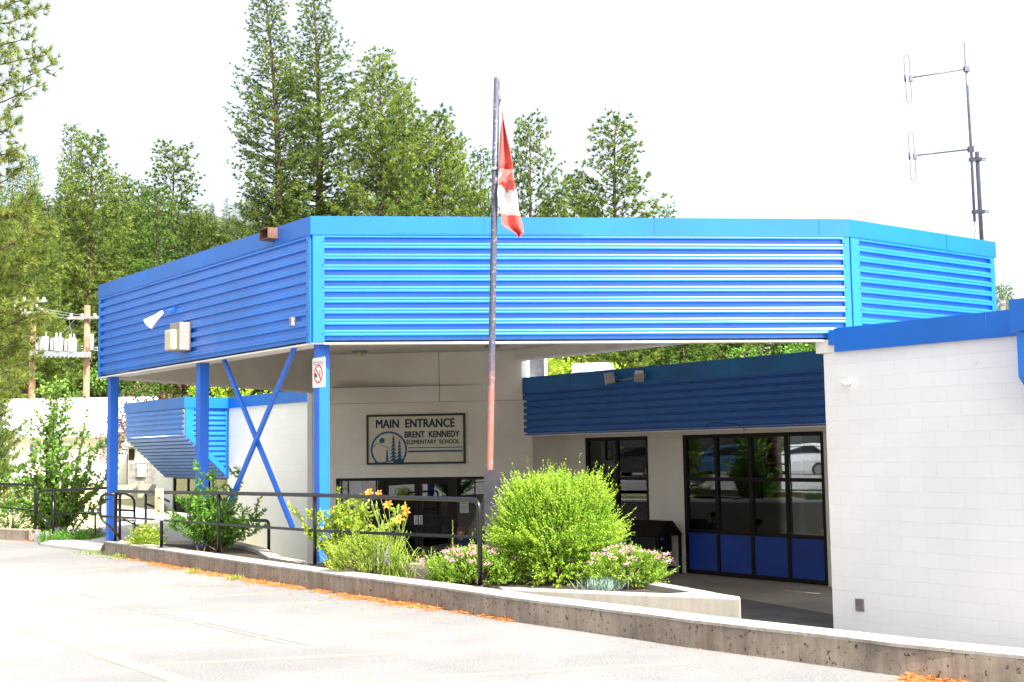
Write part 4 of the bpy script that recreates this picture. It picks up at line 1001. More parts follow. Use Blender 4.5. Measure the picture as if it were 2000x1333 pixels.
s_, z_ = onwall(575, 629, FP, A); jb = MB(); jb.box(FP + A * s_ + UP * z_ + NA * .03, A, NA, UP, .035, .035, .06)
tag(build(jb, 'junction_box', M['taupe'], bevel=.006), 'tiny grey junction box low on the ribbed fascia near the canopy corner', 'box')
s_, z_ = onwall(533, 459, P1 + NA * .06, A); sc = P1 + NA * .06 + A * s_ + UP * z_
scu = empty('roof_scupper', sc, 'brown boxed scupper sticking out of the blue cap of the canopy', 'scupper')
t = MB()
for dz in (-.075, .075): t.box(sc + UP * dz + NA * .07, A, NA, UP, .13, .08, .008)
for da in (-.13, .13): t.box(sc + A * da + NA * .07, A, NA, UP, .008, .08, .075)
build(t, 'spout', M['brownbox'], scu); t = MB(); t.box(sc + NA * .004, A, NA, UP, .12, .004, .07); build(t, 'opening', M['dark'], scu)

# --- flood lights on the recessed fascia
RP = R + NA * .205
def flood(px, py, sz_, open_):
    s_, z_ = onwall(px, py, RP, A); c = RP + A * s_ + UP * z_
    f = empty('flood_light', c, 'grey flood light with a square open lens on the shaded navy roof edge' if open_ else 'small closed grey flood light at the end of the conduit on the navy roof edge', 'lamp', 'flood lights on the navy roof edge')
    d_ = (NA + A * .9 - UP * .2).normalized() if open_ else (NA * .6 - A * .6 - UP * .3).normalized(); rt_ = d_.cross(UP).normalized(); up_ = rt_.cross(d_); h0 = c + NA * .16
    t = MB(); t.box(h0, d_, rt_, up_, .10, sz_ / 2, sz_ / 2); build(t, 'housing', M['grey'], f, bevel=.015)
    t = MB(); e_ = h0 + d_ * .105
    for q in (-1, 1): t.box(e_ + up_ * q * sz_ * .46, d_, rt_, up_, .012, sz_ / 2, sz_ * .05); t.box(e_ + rt_ * q * sz_ * .46, d_, rt_, up_, .012, sz_ * .05, sz_ * .41)
    build(t, 'lens_frame', M['galv'], f); t = MB(); t.box(e_ - d_ * .002, d_, rt_, up_, .003, sz_ * .42, sz_ * .42); build(t, 'lens', M['glass'] if open_ else M['grey'], f)
    t = MB(); t.tube([c, c + NA * .04, h0 - d_ * .06], .015, 6); t.box(c + NA * .012, A, NA, UP, .045, .012, .045); build(t, 'bracket', M['grey'], f); return c
fa = flood(1202, 740, .24, True); fb = flood(1259, 735, .19, False)
t = MB(); t.tube([fa + NA * .03, fa - A * .25 + NA * .03 - UP * .05, fb + A * .35 + NA * .03 - UP * .02, fb + NA * .03], .012, 6)
tag(build(t, 'conduit', M['grey']), 'thin grey conduit joining the two flood lights', 'conduit')
t = MB(); c0_ = wp(1378, 838, R + NA * .21, A); c1_ = wp(1392, 826, R + NA * .21, A); c2_ = wp(1440, 829, R + NA * .21, A); c3_ = wp(1458, 842, R + NA * .21, A)
t.tube([c0_, wp(1381, 829, R + NA * .21, A), c1_, c2_, c3_], .006, 5); tag(build(t, 'loose_cable', M['black']), 'loose black cable drooping along the foot of the navy fascia', 'cable')
# soffit lights
for k, (px, py, lab) in enumerate(((702, 687, 'round soffit lamp left above the entrance sign'), (962, 677, 'round soffit lamp half behind the flagpole'))):
    c = onz(px, py - 1, ZS); l = empty('soffit_light', c, lab, 'lamp', 'round lamps under the canopy')
    t = MB(); t.tube([c - UP * .001, c - UP * .03], [.19, .19], 20); build(t, 'rim', M['taupe'], l)
    t = MB(); t.tube([c - UP * .03, c - UP * .10, c - UP * .11], [.10, .09, .05], 14); build(t, 'lamp_glass', M['beige'], l)
# security camera and vent grille on the right wall
s_, z_ = onwall(1658, 748, Q, A); c = Q + A * s_ + UP * z_; cm = empty('security_camera', c, 'small white dome camera high on the white right wall', 'camera')
t = MB(); t.tube([c, c + NA * .03], [.05, .045], 12); t.tube([c + NA * .03, c + NA * .09], [.014, .014], 6); build(t, 'bracket', M['white'], cm); t = MB(); t.ball(c + NA * .11 - UP * .005, .045, .045, .045); build(t, 'dome', M['white'], cm)
s_, z_ = onwall(1680, 1182, Q, A); c = Q + A * s_ + UP * z_; vg = empty('vent_grille', c, 'square brown louvred vent low on the white right wall', 'vent')
t = MB(); t.box(c + NA * .008, A, NA, UP, .07, .008, .085); build(t, 'plate', M['woodgrey'], vg)
t = MB()
for k in range(7): t.box(c + NA * .018 + UP * (-.066 + k * .022), A, (NA + UP * .6).normalized(), (UP - NA * .6).normalized(), .058, .008, .003)
build(t, 'louvres', M['taupe'], vg)
# paper notice on the entrance side light
s_, z_ = onwall(906, 991, DP, DD); t = MB(); c = DP + DD * s_ + UP * z_ - ND * .055; t.box(c, DD, ND, UP, .105, .002, .14)
pn = empty('paper_notice', c, 'pale green paper notice taped inside the right side light of the entrance', 'notice'); build(t, 'sheet', mat('notice_paper', (.45, .55, .50), .8, 0, .04, 5), pn)
t = MB()
for k in range(6): t.box(c + ND * .003 + UP * (.02 - k * .024), DD, ND, UP, .07, .0006, .004)
t.box(c + ND * .003 + UP * .09, DD, ND, UP, .055, .0006, .018); build(t, 'print_lines', M['taupe'], pn)

# --- things on the roof
def roof_box(): pass
c = at(1180, 722, 38.5); ru = empty('rooftop_unit', (c.x, c.y, 3.24), 'white rooftop air handling unit seen through the gap under the canopy', 'air unit')
z1 = at(1180, 711, 38.5).z; u_r = Vector((.97, -.22, 0)).normalized(); n_r = Vector((u_r.y, -u_r.x, 0)); hh = (z1 - 3.24) / 2; cen = Vector((at(1158, 720, 38.5).x, 38.5, 0))
t = MB(); t.box(cen + UP * (3.24 + hh), u_r, n_r, UP, .56, .5, hh); build(t, 'cabinet', M['trimw'], ru, bevel=.02)
t = MB()
for k in range(7): t.box(cen - u_r * (.50 - k * .045) + n_r * .505 + UP * (3.28 + hh), u_r, n_r, UP, .012, .012, hh * .75)
build(t, 'grille', M['grey'], ru)
t = MB(); t.ext([(0, 0), (.58, 0), (.58, hh * .5), (0, hh * 1.5)], cen + u_r * .57 + UP * (3.24 + hh * .3) - n_r * .3, u_r, UP, n_r, .6); build(t, 'rain_hood', M['grey'], ru)
ca = at(1024, 736, 33.4); cb = at(1068, 690, 33.4); lv = empty('roof_louvre', (ca.x, 33.4, 3.24), 'tall pale louvred box on the roof beside the end of the stucco wall', 'vent')
wv = cb.x - ca.x; hv = cb.z - 3.24; cen = Vector((ca.x + wv / 2, 33.4, 3.24 + hv / 2)); t = MB()
for q in (-1, 1): t.box(cen + Vector((q * (wv / 2 - .04), 0, 0)), r0, Vector((0, 1, 0)), UP, .04, .3, hv / 2)
t.box(cen + UP * (hv / 2 - .02), r0, Vector((0, 1, 0)), UP, wv / 2 - .08, .3, .02); build(t, 'frame', M['white'], lv)
t = MB(); t.box(cen + Vector((0, .05, 0)), r0, Vector((0, 1, 0)), UP, wv / 2 - .08, .01, hv / 2 - .04)
for k in range(14): t.box(cen + Vector((0, .03, -hv / 2 + .06 + k * (hv - .1) / 14)), r0, Vector((0, 1, 0)), UP, wv / 2 - .08, .02, .008)
build(t, 'louvres', M['galv'], lv)
c = at(1959, 606, 22); t = MB(); zt_ = at(1959, 588, 22).z; t.tube([Vector((c.x, 22, 3.05)), Vector((c.x, 22, zt_))], .045, 14); t.tube([Vector((c.x, 22, zt_ - .09)), Vector((c.x, 22, zt_ + .005))], .052, 14)
tag(build(t, 'vent_pipe', M['white']), 'short white vent pipe on the roof at the far right', 'pipe')

# --- antenna mast with two folded dipoles
YA = 22.6
an = empty('antenna_mast', at(1918, 470, YA), 'tall galvanised antenna mast with two folded dipoles above the right end of the canopy', 'antenna')
def ap_(x, y, dy=0): return at(x, y, YA + dy)
t = MB(); t.tube([ap_(1919, 500), ap_(1908, 297)], .036, 10); build(t, 'support_pole', M['galv2'], an)
t = MB(); t.tube([ap_(1903.5, 433, -.1), ap_(1897, 298, -.1), ap_(1884, 84, -.1)], [.024, .024, .020], 10); build(t, 'pole', M['galv2'], an)
for y in (312, 414):
    t = MB(); x1 = 1898 + (y - 312) * .055; t.tube([ap_(x1 - 1, y, -.14), ap_(x1 + 28, y - 2, -.14)], .009, 6); t.tube([ap_(x1 - 1, y + 3, .06), ap_(x1 + 28, y + 1, .06)], .009, 6)
    t.box(ap_(x1 + 1, y, -.1), r0, Vector((0, 1, 0)), UP, .05, .05, .03); t.box(ap_(x1 + 13, y, 0), r0, Vector((0, 1, 0)), UP, .05, .05, .03); build(t, 'clamp', M['galv2'], an)
for (yb_, xb_, xl, yt, yl) in ((135, 1888, 1773.5, 108, 201), (292, 1896, 1782, 258, 354)):
    arm = MB(); ya_ = yb_ + 17 if yb_ == 135 else yb_ + 12; arm.tube([ap_(xb_, yb_, -.1), ap_(xl + 7, ya_, -.1)], .014, 8); arm.box(ap_(xb_, yb_, -.1), r0, Vector((0, 1, 0)), UP, .045, .045, .05)
    armo = build(arm, 'arm', M['galv2'], an)
    lp = MB(); wl_, tilt = 5.0, (3 if yb_ == 135 else 3.2); pts = []
    for k in range(9): q = pi * k / 8; pts.append(ap_(xl - tilt + cos(pi - q) * wl_ , yt + 6 - sin(q) * 6, -.1))
    for k in range(9): q = pi * k / 8; pts.append(ap_(xl + tilt - .5 + cos(q) * wl_, yl - 6 + sin(q) * 6, -.1))
    pts.append(pts[0]); lp.tube(pts, .008, 6, caps=False); build(lp, 'folded_dipole', M['galv2'], armo)
    lp = MB(); lp.box(ap_(xl + 5.5, ya_ + 2, -.1), r0, Vector((0, 1, 0)), UP, .03, .03, .05); build(lp, 'feed_block', M['galv2'], armo)
    lp = MB(); lp.tube([ap_(xl - 6, ya_ - 5, -.1), ap_(xl - 5.4, ya_ + 8, -.1)], .016, 8); build(lp, 'insulator', M['ink'], armo)
t = MB(); t.tube([ap_(1903.5, 433, -.1), ap_(1904.5, 450, -.08), ap_(1903, 478, 0), ap_(1904, 500, .1)], .006, 5); build(t, 'cable', M['black'], an)

# --- flag pole and flag
YP = 15.4
fp = empty('flagpole', at(960, 1090, YP), 'slightly leaning steel flagpole, dark above and rusty red below, clamped to a bracket', 'flagpole')
pm, nt_, N_, L_ = newmat('peeling_pole_paint')
o_ = N_.new('ShaderNodeOutputMaterial'); p_ = N_.new('ShaderNodeBsdfPrincipled'); L_.new(p_.outputs[0], o_.inputs[0]); p_.inputs['Roughness'].default_value = .5
tc_ = N_.new('ShaderNodeTexCoord'); sp_ = N_.new('ShaderNodeSeparateXYZ'); L_.new(tc_.outputs['Object'], sp_.inputs[0])
n1_ = N_.new('ShaderNodeTexNoise'); n1_.inputs['Scale'].default_value = 14; n1_.inputs['Detail'].default_value = 6; L_.new(tc_.outputs['Object'], n1_.inputs['Vector'])
mm = N_.new('ShaderNodeMath'); mm.operation = 'MULTIPLY_ADD'; mm.inputs[1].default_value = .9; L_.new(n1_.outputs[0], mm.inputs[0]); L_.new(sp_.outputs[2], mm.inputs[2])
r_1 = N_.new('ShaderNodeValToRGB'); r_1.color_ramp.elements[0].position = .30; r_1.color_ramp.elements[0].color = (.24, .10, .07, 1); r_1.color_ramp.elements[1].position = .36; r_1.color_ramp.elements[1].color = (.05, .055, .08, 1)
mr = N_.new('ShaderNodeMapRange'); mr.inputs['From Min'].default_value = 0; mr.inputs['From Max'].default_value = 8; L_.new(mm.outputs[0], mr.inputs[0]); L_.new(mr.outputs[0], r_1.inputs[0])
mx_ = N_.new('ShaderNodeMixRGB'); mx_.inputs[2].default_value = (.17, .16, .19, 1); n2_ = N_.new('ShaderNodeTexNoise'); n2_.inputs['Scale'].default_value = 22; n2_.inputs['Detail'].default_value = 8; L_.new(tc_.outputs['Object'], n2_.inputs['Vector'])
r_2 = N_.new('ShaderNodeValToRGB'); r_2.color_ramp.elements[0].position = .55; r_2.color_ramp.elements[1].position = .66; L_.new(n2_.outputs[0], r_2.inputs[0]); L_.new(r_2.outputs[0], mx_.inputs[0]); L_.new(r_1.outputs[0], mx_.inputs[1]); L_.new(mx_.outputs[0], p_.inputs['Base Color'])
t = MB(); t.tube([at(955.5, 985, YP), at(956, 925, YP), at(961.5, 640, YP), at(965.5, 400, YP), at(970.5, 153, YP)], [.045, .044, .042, .040, .038], 16); build(t, 'pole', pm, fp)
t = MB(); b0_ = at(957, 918, YP); b1_ = at(953.5, 1095, YP); t.box((b0_ + b1_) / 2 + Vector((.02, -.055, 0)), r0, Vector((0, 1, 0)), UP, .075, .012, (b0_.z - b1_.z) / 2); t.box((b0_ + b1_) / 2 + Vector((.115, .02, -.0)), r0, Vector((0, 1, 0)), UP, .035, .05, (b0_.z - b1_.z) / 2)
build(t, 'bracket', M['brk'], fp)
t = MB(); k0 = at(967, 331, YP); t.tube([k0 - UP * .02, k0 + UP * .02], .050, 16); build(t, 'collar', M['grey'], fp)
t = MB(); k0 = at(976, 199, YP); t.box(k0 + UP * .0, r0, Vector((0, 1, 0)), UP, .02, .01, .035); t.tube([k0 + Vector((-.02, 0, 0)), k0 + Vector((.02, 0, 0))], .008, 6); t.ball(at(973, 281, YP), .012, .012, .012, 6, 4); build(t, 'cleat', M['rust'], fp)
t = MB(); t.tube([at(978, 200, YP - .02), at(979, 216, YP - .03), at(977, 262, YP - .03), at(974, 330, YP - .03)], .006, 5); build(t, 'halyard', M['wcloth'], fp)
# flag: a hoisted cloth hanging limp; rows go down the drop, columns across the folds
fl = empty('national_flag', at(982, 228, YP), 'limp red and white maple leaf flag hanging from the pole', 'flag')
Lx = [(216, 980), (232, 981), (262, 977.5), (290, 976), (322, 974.5), (333, 974), (350, 972), (362, 972.5), (380, 971), (410, 978), (440, 980), (456, 1008), (465, 1013)]
Rx = [(216, 980.6), (232, 983), (262, 989), (290, 995.5), (322, 1001), (333, 1000), (350, 1003), (362, 1006), (380, 1010), (410, 1013), (440, 1021), (456, 1023.5), (465, 1014.5)]
ip = lambda T, y: float(np.interp(y, [q[0] for q in T], [q[1] for q in T]))
def flag_red(x, y):
    s = (x - 972) / 40
    if y < 331: return True
    if y < 347: return x > 975 + (347 - y) * .9 or False
    if y < 358: return x > 972 + (y - 347) * .3
    lim = 366 + (x - 975) * .0
    if y < 420:
        top = 360 + max(0, (981 - x) * -1.2)                     # lower edge of the leaf, pointed
        e = np.interp(x, [970, 979, 982, 990.5, 992, 997, 1002, 1012], [360, 361, 366, 378, 374, 371, 373, 372]); return y < e
    e2 = np.interp(x, [970, 989, 1012, 1016], [404, 418, 401, 399]); return y > e2
t = MB(); NR, NC = 96, 22; ys_ = np.linspace(216, 465, NR + 1); grid = []
for i, y in enumerate(ys_):
    row = []
    for j in range(NC + 1):
        c_ = j / NC; x = ip(Lx, y) + (ip(Rx, y) - ip(Lx, y)) * c_
        dpt = .05 * sin(c_ * 7 + y * .012) * min(1, (y - 210) / 60) + .05 * sin((y - 331) * .11 + c_ * 2.5) * math.exp(-((y - 345) / 22) ** 2) * 1.4 - .03 * c_
        row.append((x, y, at(x, y, YP - .05 + dpt)))
    grid.append(row)
for i in range(NR):
    for j in range(NC):
        a, b, c, d = grid[i][j], grid[i + 1][j], grid[i + 1][j + 1], grid[i][j + 1]; x = (a[0] + c[0]) / 2; y = (a[1] + c[1]) / 2
        isr = flag_red(x, y) or (418 < y and x < 990 + (y - 418) * .55 and y > 404 + (x - 978) * 1.1)
        t.face([a[2], b[2], c[2], d[2]], 0 if isr else 1, smooth=True)
fo = build(t, 'cloth', [M['red'], M['wcloth']], fl)
md = fo.modifiers.new('thick', 'SOLIDIFY'); md.thickness = .004
t = MB(); f1 = [at(976, 331, YP - .14), at(1000.5, 332, YP - .15), at(999, 337, YP - .16), at(975, 360, YP - .15), at(972, 358, YP - .14), at(984, 346, YP - .14)]
t.face(f1, 0); fo2 = build(t, 'turned_fold', [M['red']], fl); md = fo2.modifiers.new('thick', 'SOLIDIFY'); md.thickness = .004
t = MB(); f2 = [at(980, 408, YP + .03), at(990, 420, YP + .02), at(998, 447, YP + .02), at(980, 442, YP + .03)]; t.face(f2, 0); fo3 = build(t, 'back_fold', [M['red']], fl); md = fo3.modifiers.new('thick', 'SOLIDIFY'); md.thickness = .004

# --- railings (black pipe)
def pipe(name, pts, r, parent, n=8, m=None): t = MB(); t.tube(pts, r, n); return build(t, name, m or M['black'], parent)
def arc(p, a, b, r, k=5):
    """rounded corner at a between p->a->b"""
    d1 = (p - a).normalized(); d2 = (b - a).normalized(); out = []
    for i in range(k + 1):
        q = i / k; out.append(a + d1 * r * (1 - q) ** 2 + d2 * r * q ** 2)
    return out
kpos = {}
for px, py in ((225, 1058), (315, 1070), (427, 1081), (615, 1104), (938, 1146)): kpos[px] = onz(px, py, ZK)
rl = empty('pipe_railing', kpos[225], 'long black pipe railing bolted on the kerb in front of the planter', 'railing')
tops = {225: 960, 315: 962, 427: 963.5, 615: 967.5, 938: 977}
T_ = {k: at(k, tops[k], kpos[k].y) for k in tops}
T_[938] = at(930, 977, kpos[938].y + .0); e_top = Vector((kpos[938].x, kpos[938].y, at(938, 977, kpos[938].y).z))
p225 = Vector((kpos[225].x, kpos[225].y, T_[225].z))
pts = [kpos[225]] + arc(kpos[225], p225, T_[315], .09) + [T_[315], T_[427], T_[615]] + arc(T_[615], e_top, kpos[938], .12) + [kpos[938]]
pipe('top_rail', pts, .026, rl, 10)
mids = {225: 1010, 315: 1016, 427: 1024, 615: 1037, 938: 1050}; pipe('middle_rail', [at(k, mids[k], kpos[k].y) for k in mids], .018, rl)
for k in (315, 427, 615): pipe('post', [kpos[k], Vector((kpos[k].x, kpos[k].y, T_[k].z))], .024, rl, 10)
for k in kpos:
    t = MB(); t.tube([kpos[k], kpos[k] + UP * .012], [.07, .07], 12); build(t, 'base_plate', M['black'], rl)
# stair hand rails by the walkway
YS = 23.0
r2 = empty('stair_handrail', at(234, 1056, YS), 'worn black handrail with a bent loop at the head of the steps', 'railing')
g_ = lambda x, y, Y=YS: at(x, y, Y)
pipe('top_rail', [g_(234, 1058)] + arc(g_(234, 1058), g_(234, 961), g_(300, 960), .1) + [g_(296, 961, 24)] + [g_(330, 980, 25)], .026, r2)
pipe('return_loop', [g_(234, 1050), g_(215, 1030)] + arc(g_(215, 1030), g_(196, 1012), g_(196, 990), .08) + arc(g_(196, 1000), g_(196, 966), g_(222, 966), .12) + [g_(234, 965)], .024, r2)
pipe('middle_rail', [g_(196, 976), g_(234, 976)], .012, r2); pipe('middle_rail', [g_(196, 1009), g_(234, 1010)], .016, r2)
pipe('post', [g_(284.5, 1040, 24), g_(284.5, 962, 24)], .024, r2); pipe('lower_rail', [g_(285, 984, 24), g_(330, 1003, 25)], .02, r2)
r3 = empty('stair_handrail', at(263, 1053, 27), 'second black handrail behind the loop, with a sloping end and three bars', 'railing')
pipe('top_rail', [g_(205, 964, 27), g_(243, 964, 27)] + arc(g_(243, 964, 27), g_(262, 972, 27), g_(263, 1000, 27), .12) + [g_(263, 1055, 27)], .026, r3)
pipe('middle_rail', [g_(225, 996, 27), g_(262, 998, 27)], .022, r3); pipe('middle_rail', [g_(234, 1018, 27), g_(262, 1017, 27)], .012, r3); pipe('lower_rail', [g_(234, 1043, 27), g_(262, 1046, 27)], .014, r3)
pipe('sloping_rail', [g_(240, 1014, 27), g_(285, 1036, 28)], .018, r3, m=M['rust'])
Y4 = 22.6; r4 = empty('low_handrail', at(525, 1090, Y4), 'lower black handrail in the court behind the leafy shrubs', 'railing')
pipe('top_rail', [at(456, 1020, Y4 + .6), at(470, 1017, Y4 + .4)] + arc(at(470, 1017, Y4 + .4), at(525, 1017, Y4), at(525, 1090, Y4), .10) + [at(525, 1100, Y4)], .028, r4); pipe('lower_rail', [at(470, 1075, Y4 + .3), at(525, 1075, Y4)], .018, r4)
pipe('post', [at(484, 1088, Y4 + .3), at(484, 1074, Y4 + .3)], .03, r4); pipe('sloping_rail', [at(486, 1075, Y4 + .3), at(512, 1092, Y4 - .5)], .02, r4, m=M['rust'])
Y5 = 25.0; r5 = empty('pipe_railing', at(104, 1054, Y5), 'black pipe railing around the purple flower bed left of the walkway', 'railing')
pipe('top_rail', [at(72, 1003, Y5)] + arc(at(72, 1003, Y5), at(73, 959, Y5), at(120, 957, Y5), .12) + [at(160, 956, Y5 - .4), at(215, 953, Y5 - .9)], .026, r5)
pipe('brace', [at(72, 1003, Y5), at(104, 1032, Y5)], .022, r5); pipe('post', [at(104, 1058, Y5), at(104, 960, Y5)], .026, r5); pipe('middle_rail', [at(106, 1006, Y5), at(195, 1002, Y5 - .7)], .016, r5)
pipe('post', [at(186, 1046, Y5 - .6), at(186, 1004, Y5 - .6)], .018, r5); pipe('lower_rail', [at(187, 1039, Y5 - .6), at(214, 1043, Y5 - .9)], .012, r5)
Y6 = 26.3; r6 = empty('pipe_railing', at(69, 1036, Y6), 'black pipe railing on the low kerb at the far left edge', 'railing')
pipe('top_rail', [at(-60, 944, Y6 + 1.2), at(0, 945.5, Y6 + .5)] + arc(at(0, 945.5, Y6 + .5), at(69, 948, Y6), at(69, 1036, Y6), .1) + [at(69, 1040, Y6)], .026, r6); pipe('middle_rail', [at(-60, 988, Y6 + 1.2), at(0, 991, Y6 + .5), at(69, 997, Y6)], .016, r6)

# --- charcoal litter hopper / barbecue hood against the recessed wall
s_, z_ = onwall(1278, 1110, W + NA * .45, A); gc = W + NA * .45 + A * s_ + UP * ZF
bq = empty('covered_grill', gc, 'dark grill under a pitched metal hood on four legs against the block pillar', 'grill')
gl, gw, ge, gp = .52, .36, .62 , .0
zt0 = onwall(1270, 1042, W + NA * .45, A)[1]; zp = onwall(1270, 1016, W + NA * .45, A)[1]
t = MB(); z0_ = zt0; t.ext([(-gw, z0_), (-gw * .25, zp), (gw * .25, zp), (gw, z0_), (gw, z0_ - .03), (-gw, z0_ - .03)], Vector((gc.x, gc.y, 0)) - A * gl, NA, UP, A, gl * 2); build(t, 'hood', M['frame'], bq, bevel=.01)
for a_ in (-1, 1):
    for b_ in (-1, 1):
        t = MB(); q = Vector((gc.x, gc.y, 0)) + A * a_ * (gl - .04) + NA * b_ * (gw - .04); t.bar(q + UP * ZF, q + UP * (z0_ - .03), .05, .05, up=A); build(t, 'leg', M['frame'], bq)
t = MB(); t.box(Vector((gc.x, gc.y, (ZF + z0_) / 2 + .12)), A, NA, UP, gl - .22, gw - .1, .27); build(t, 'firebox', M['black'], bq, bevel=.02)
t = MB(); t.box(Vector((gc.x, gc.y, ZF + .14)), A, NA, UP, gl - .08, gw - .08, .015); build(t, 'shelf', M['frame'], bq)
t = MB(); t.tube([Vector((gc.x, gc.y, ZF + .155)), Vector((gc.x, gc.y, ZF + .42))], .13, 14); build(t, 'gas_bottle', M['darkcloth'], bq)
t = MB(); t.box(Vector((gc.x, gc.y, z0_ - .10)) - A * (gl - .2) + NA * .1, A, NA, UP, .01, .07, .02); t.ball(Vector((gc.x, gc.y, ZF + .46)) - A * (gl - .22) + NA * (gw - .06), .035, .035, .05, 8, 6); build(t, 'knob', M['alu'], bq)
t = MB(); c = gc + A * .95 + NA * .0; t.tube([c, c + UP * .04, c + UP * .75, c + UP * .80], [.20, .21, .24, .25], 16); 
bn = empty('recycling_bin', c, 'blue recycling bin half hidden behind the covered grill', 'bin'); build(t, 'drum', M['cap_old'], bn); t = MB(); t.tube([c + UP * .80, c + UP * .86], [.26, .20], 16); build(t, 'lid', M['cap_old'], bn)
# --- hanging basket of dark mesh by the flagpole
c = at(979, 1056, 16.4); hb = empty('wire_basket', c, 'small dark wire basket behind the railing end post', 'basket')
t = MB(); v1, v2 = at(942, 1069, 16.4), at(956, 1041, 16.4)
for q in range(6):
    x0 = v1.x + (v2.x - v1.x) * q / 5; t.bar((x0, 16.4, v1.z), (x0, 16.4, v2.z), .008, .008, up=r0); t.bar((x0, 16.6, v1.z), (x0, 16.6, v2.z), .008, .008, up=r0)
for q in range(5):
    z0 = v1.z + (v2.z - v1.z) * q / 4; t.bar((v1.x, 16.4, z0), (v2.x, 16.4, z0), .008, .008); t.bar((v1.x, 16.6, z0), (v2.x, 16.6, z0), .008, .008)
t.box(Vector(((v1.x + v2.x) / 2, 16.5, (v1.z + v2.z) / 2)), r0, Vector((0, 1, 0)), UP, abs(v2.x - v1.x) / 2 - .01, .09, abs(v2.z - v1.z) / 2 - .02); build(t, 'mesh', M['black'], hb)

# --- two children by the doors
def body(name, joints, edges, radii, m, parent, loc, root_i=0, sub=2):
    me = bpy.data.meshes.new(name); me.from_pydata([tuple(Vector(j)) for j in joints], edges, []); ob = bpy.data.objects.new(name, me); col.objects.link(ob)
    sk = ob.modifiers.new('skin', 'SKIN'); 
    for i, r in enumerate(radii): me.skin_vertices[0].data[i].radius = (r, r) if not isinstance(r, tuple) else r; me.skin_vertices[0].data[i].use_root = (i == root_i)
    sk.use_smooth_shade = True; sb = ob.modifiers.new('sub', 'SUBSURF'); sb.levels = sub; sb.render_levels = sub
    ob.data.materials.append(m); ob.parent = parent; return ob
def add_skin_layer(me): pass
def child(base, face, shirt, hairm, lean, label, bow):
    root = empty('person', base, label, 'person', rz=face)
    # seated figure facing -Y: pelvis on a bench 0.36 m high
    J = [(0, 0, .42), (0, -.03 * lean, .55), (0, -.10 * lean, .70), (0, -.14 * lean, .80), (0, -.17 * lean, .86),
         (-.07, -.02, .42), (-.09, -.34, .44), (-.09, -.36, .08), (-.09, -.46, .03), (.07, -.02, .42), (.09, -.34, .44), (.09, -.36, .08), (.09, -.46, .03),
         (-.13, -.12 * lean, .76), (-.17, -.16, .58), (-.08, -.32, .52), (.13, -.12 * lean, .76), (.17, -.16, .58), (.08, -.32, .52)]
    E_ = [(0, 1), (1, 2), (2, 3), (3, 4), (0, 5), (5, 6), (6, 7), (7, 8), (0, 9), (9, 10), (10, 11), (11, 12), (2, 13), (13, 14), (14, 15), (2, 16), (16, 17), (17, 18)]
    Rr = [.10, .095, .10, .045, .04, .07, .055, .035, .028, .07, .055, .035, .028, .045, .035, .024, .045, .035, .024]
    hc = Vector((0, -.17 * lean - .03 - .05 * bow, .955 - .03 * bow))
    # one continuous body: skeleton through the neck into the head
    J += [tuple(hc + Vector((0, .0, -.03))), tuple(hc + Vector((0, 0, .05)))]; E_ += [(4, 19), (19, 20)]; Rr += [.075, .078]
    for sx_, k0 in ((-1, 15), (1, 18)):
        b = len(J); w0 = Vector(J[k0]); J.append(tuple(w0 + Vector((-sx_ * .01, -.045, -.01)))); E_.append((k0, b)); Rr.append(.020)
        for q in range(5):
            f0 = w0 + Vector(((q - 2) * .011, -.06, -.012)); f1 = f0 + Vector(((q - 2) * .004, -.026 if q not in (0, 4) else -.02, -.010)); n0 = len(J); J += [tuple(f0), tuple(f1)]; E_ += [(b, n0), (n0, n0 + 1)]; Rr += [.007, .005]
    body('body', J, E_, Rr, M['skin'], root, base)
    Cj = [tuple(Vector(J[i])) for i in (0, 1, 2, 3, 13, 14, 16, 17)]; body('shirt', Cj, [(0, 1), (1, 2), (2, 3), (2, 4), (4, 5), (2, 6), (6, 7)], [.115, .112, .115, .055, .056, .045, .056, .045], shirt, root, base)
    Lj = [tuple(Vector(J[i])) for i in (0, 5, 6, 7, 9, 10, 11)]; body('trousers', Lj, [(0, 1), (1, 2), (2, 3), (0, 4), (4, 5), (5, 6)], [.112, .08, .064, .042, .08, .064, .042], M['darkcloth'], root, base)
    t = MB(); off = Vector(base); t.ball(off + hc + Vector((0, .022, .038)), .082, .085, .078, 16, 12)
    rr_ = random.Random(5)
    for k in range(26):
        a = rr_.uniform(0, 6.28); q = rr_.uniform(.1, 1.15); p = off + hc + Vector((cos(a) * sin(q) * .078, .022 + sin(a) * sin(q) * .08, .04 + cos(q) * .074)); t.ball(p, .022, .022, .018, 6, 5)
    build(t, 'hair', hairm, root)
    fy = hc.y - .072; t = MB()
    for sx_ in (-1, 1): t.ball(off + Vector((sx_ * .028, fy, hc.z + .0)), .009, .005, .006, 8, 6)
    build(t, 'eyes', M['hair'], root); t = MB(); t.ball(off + Vector((0, fy - .006, hc.z - .02)), .010, .012, .014, 8, 6); build(t, 'nose', M['skin'], root)
    t = MB(); t.ball(off + Vector((0, fy + .004, hc.z - .048)), .018, .006, .005, 8, 5); build(t, 'mouth', M['rust'], root)
    for sx_ in (-1, 1): t = MB(); t.ball(off + Vector((sx_ * .078, hc.y + .0, hc.z - .005)), .010, .018, .024, 8, 6); build(t, 'ear', M['skin'], root)
    return root
cA = at(899, 1060, 27.9); child(Vector((cA.x, 27.9, ZF)), .15, M['navycloth'], M['hair2'], .6, 'child in a navy top sitting by the doors, face partly hidden by another child', 0)
cB = at(893, 1060, 26.9); child(Vector((cB.x, 26.9, ZF - .16)), -.2, M['navycloth'], M['hair'], 1.2, 'brown haired child in front, head bowed, sitting by the doors', 1)
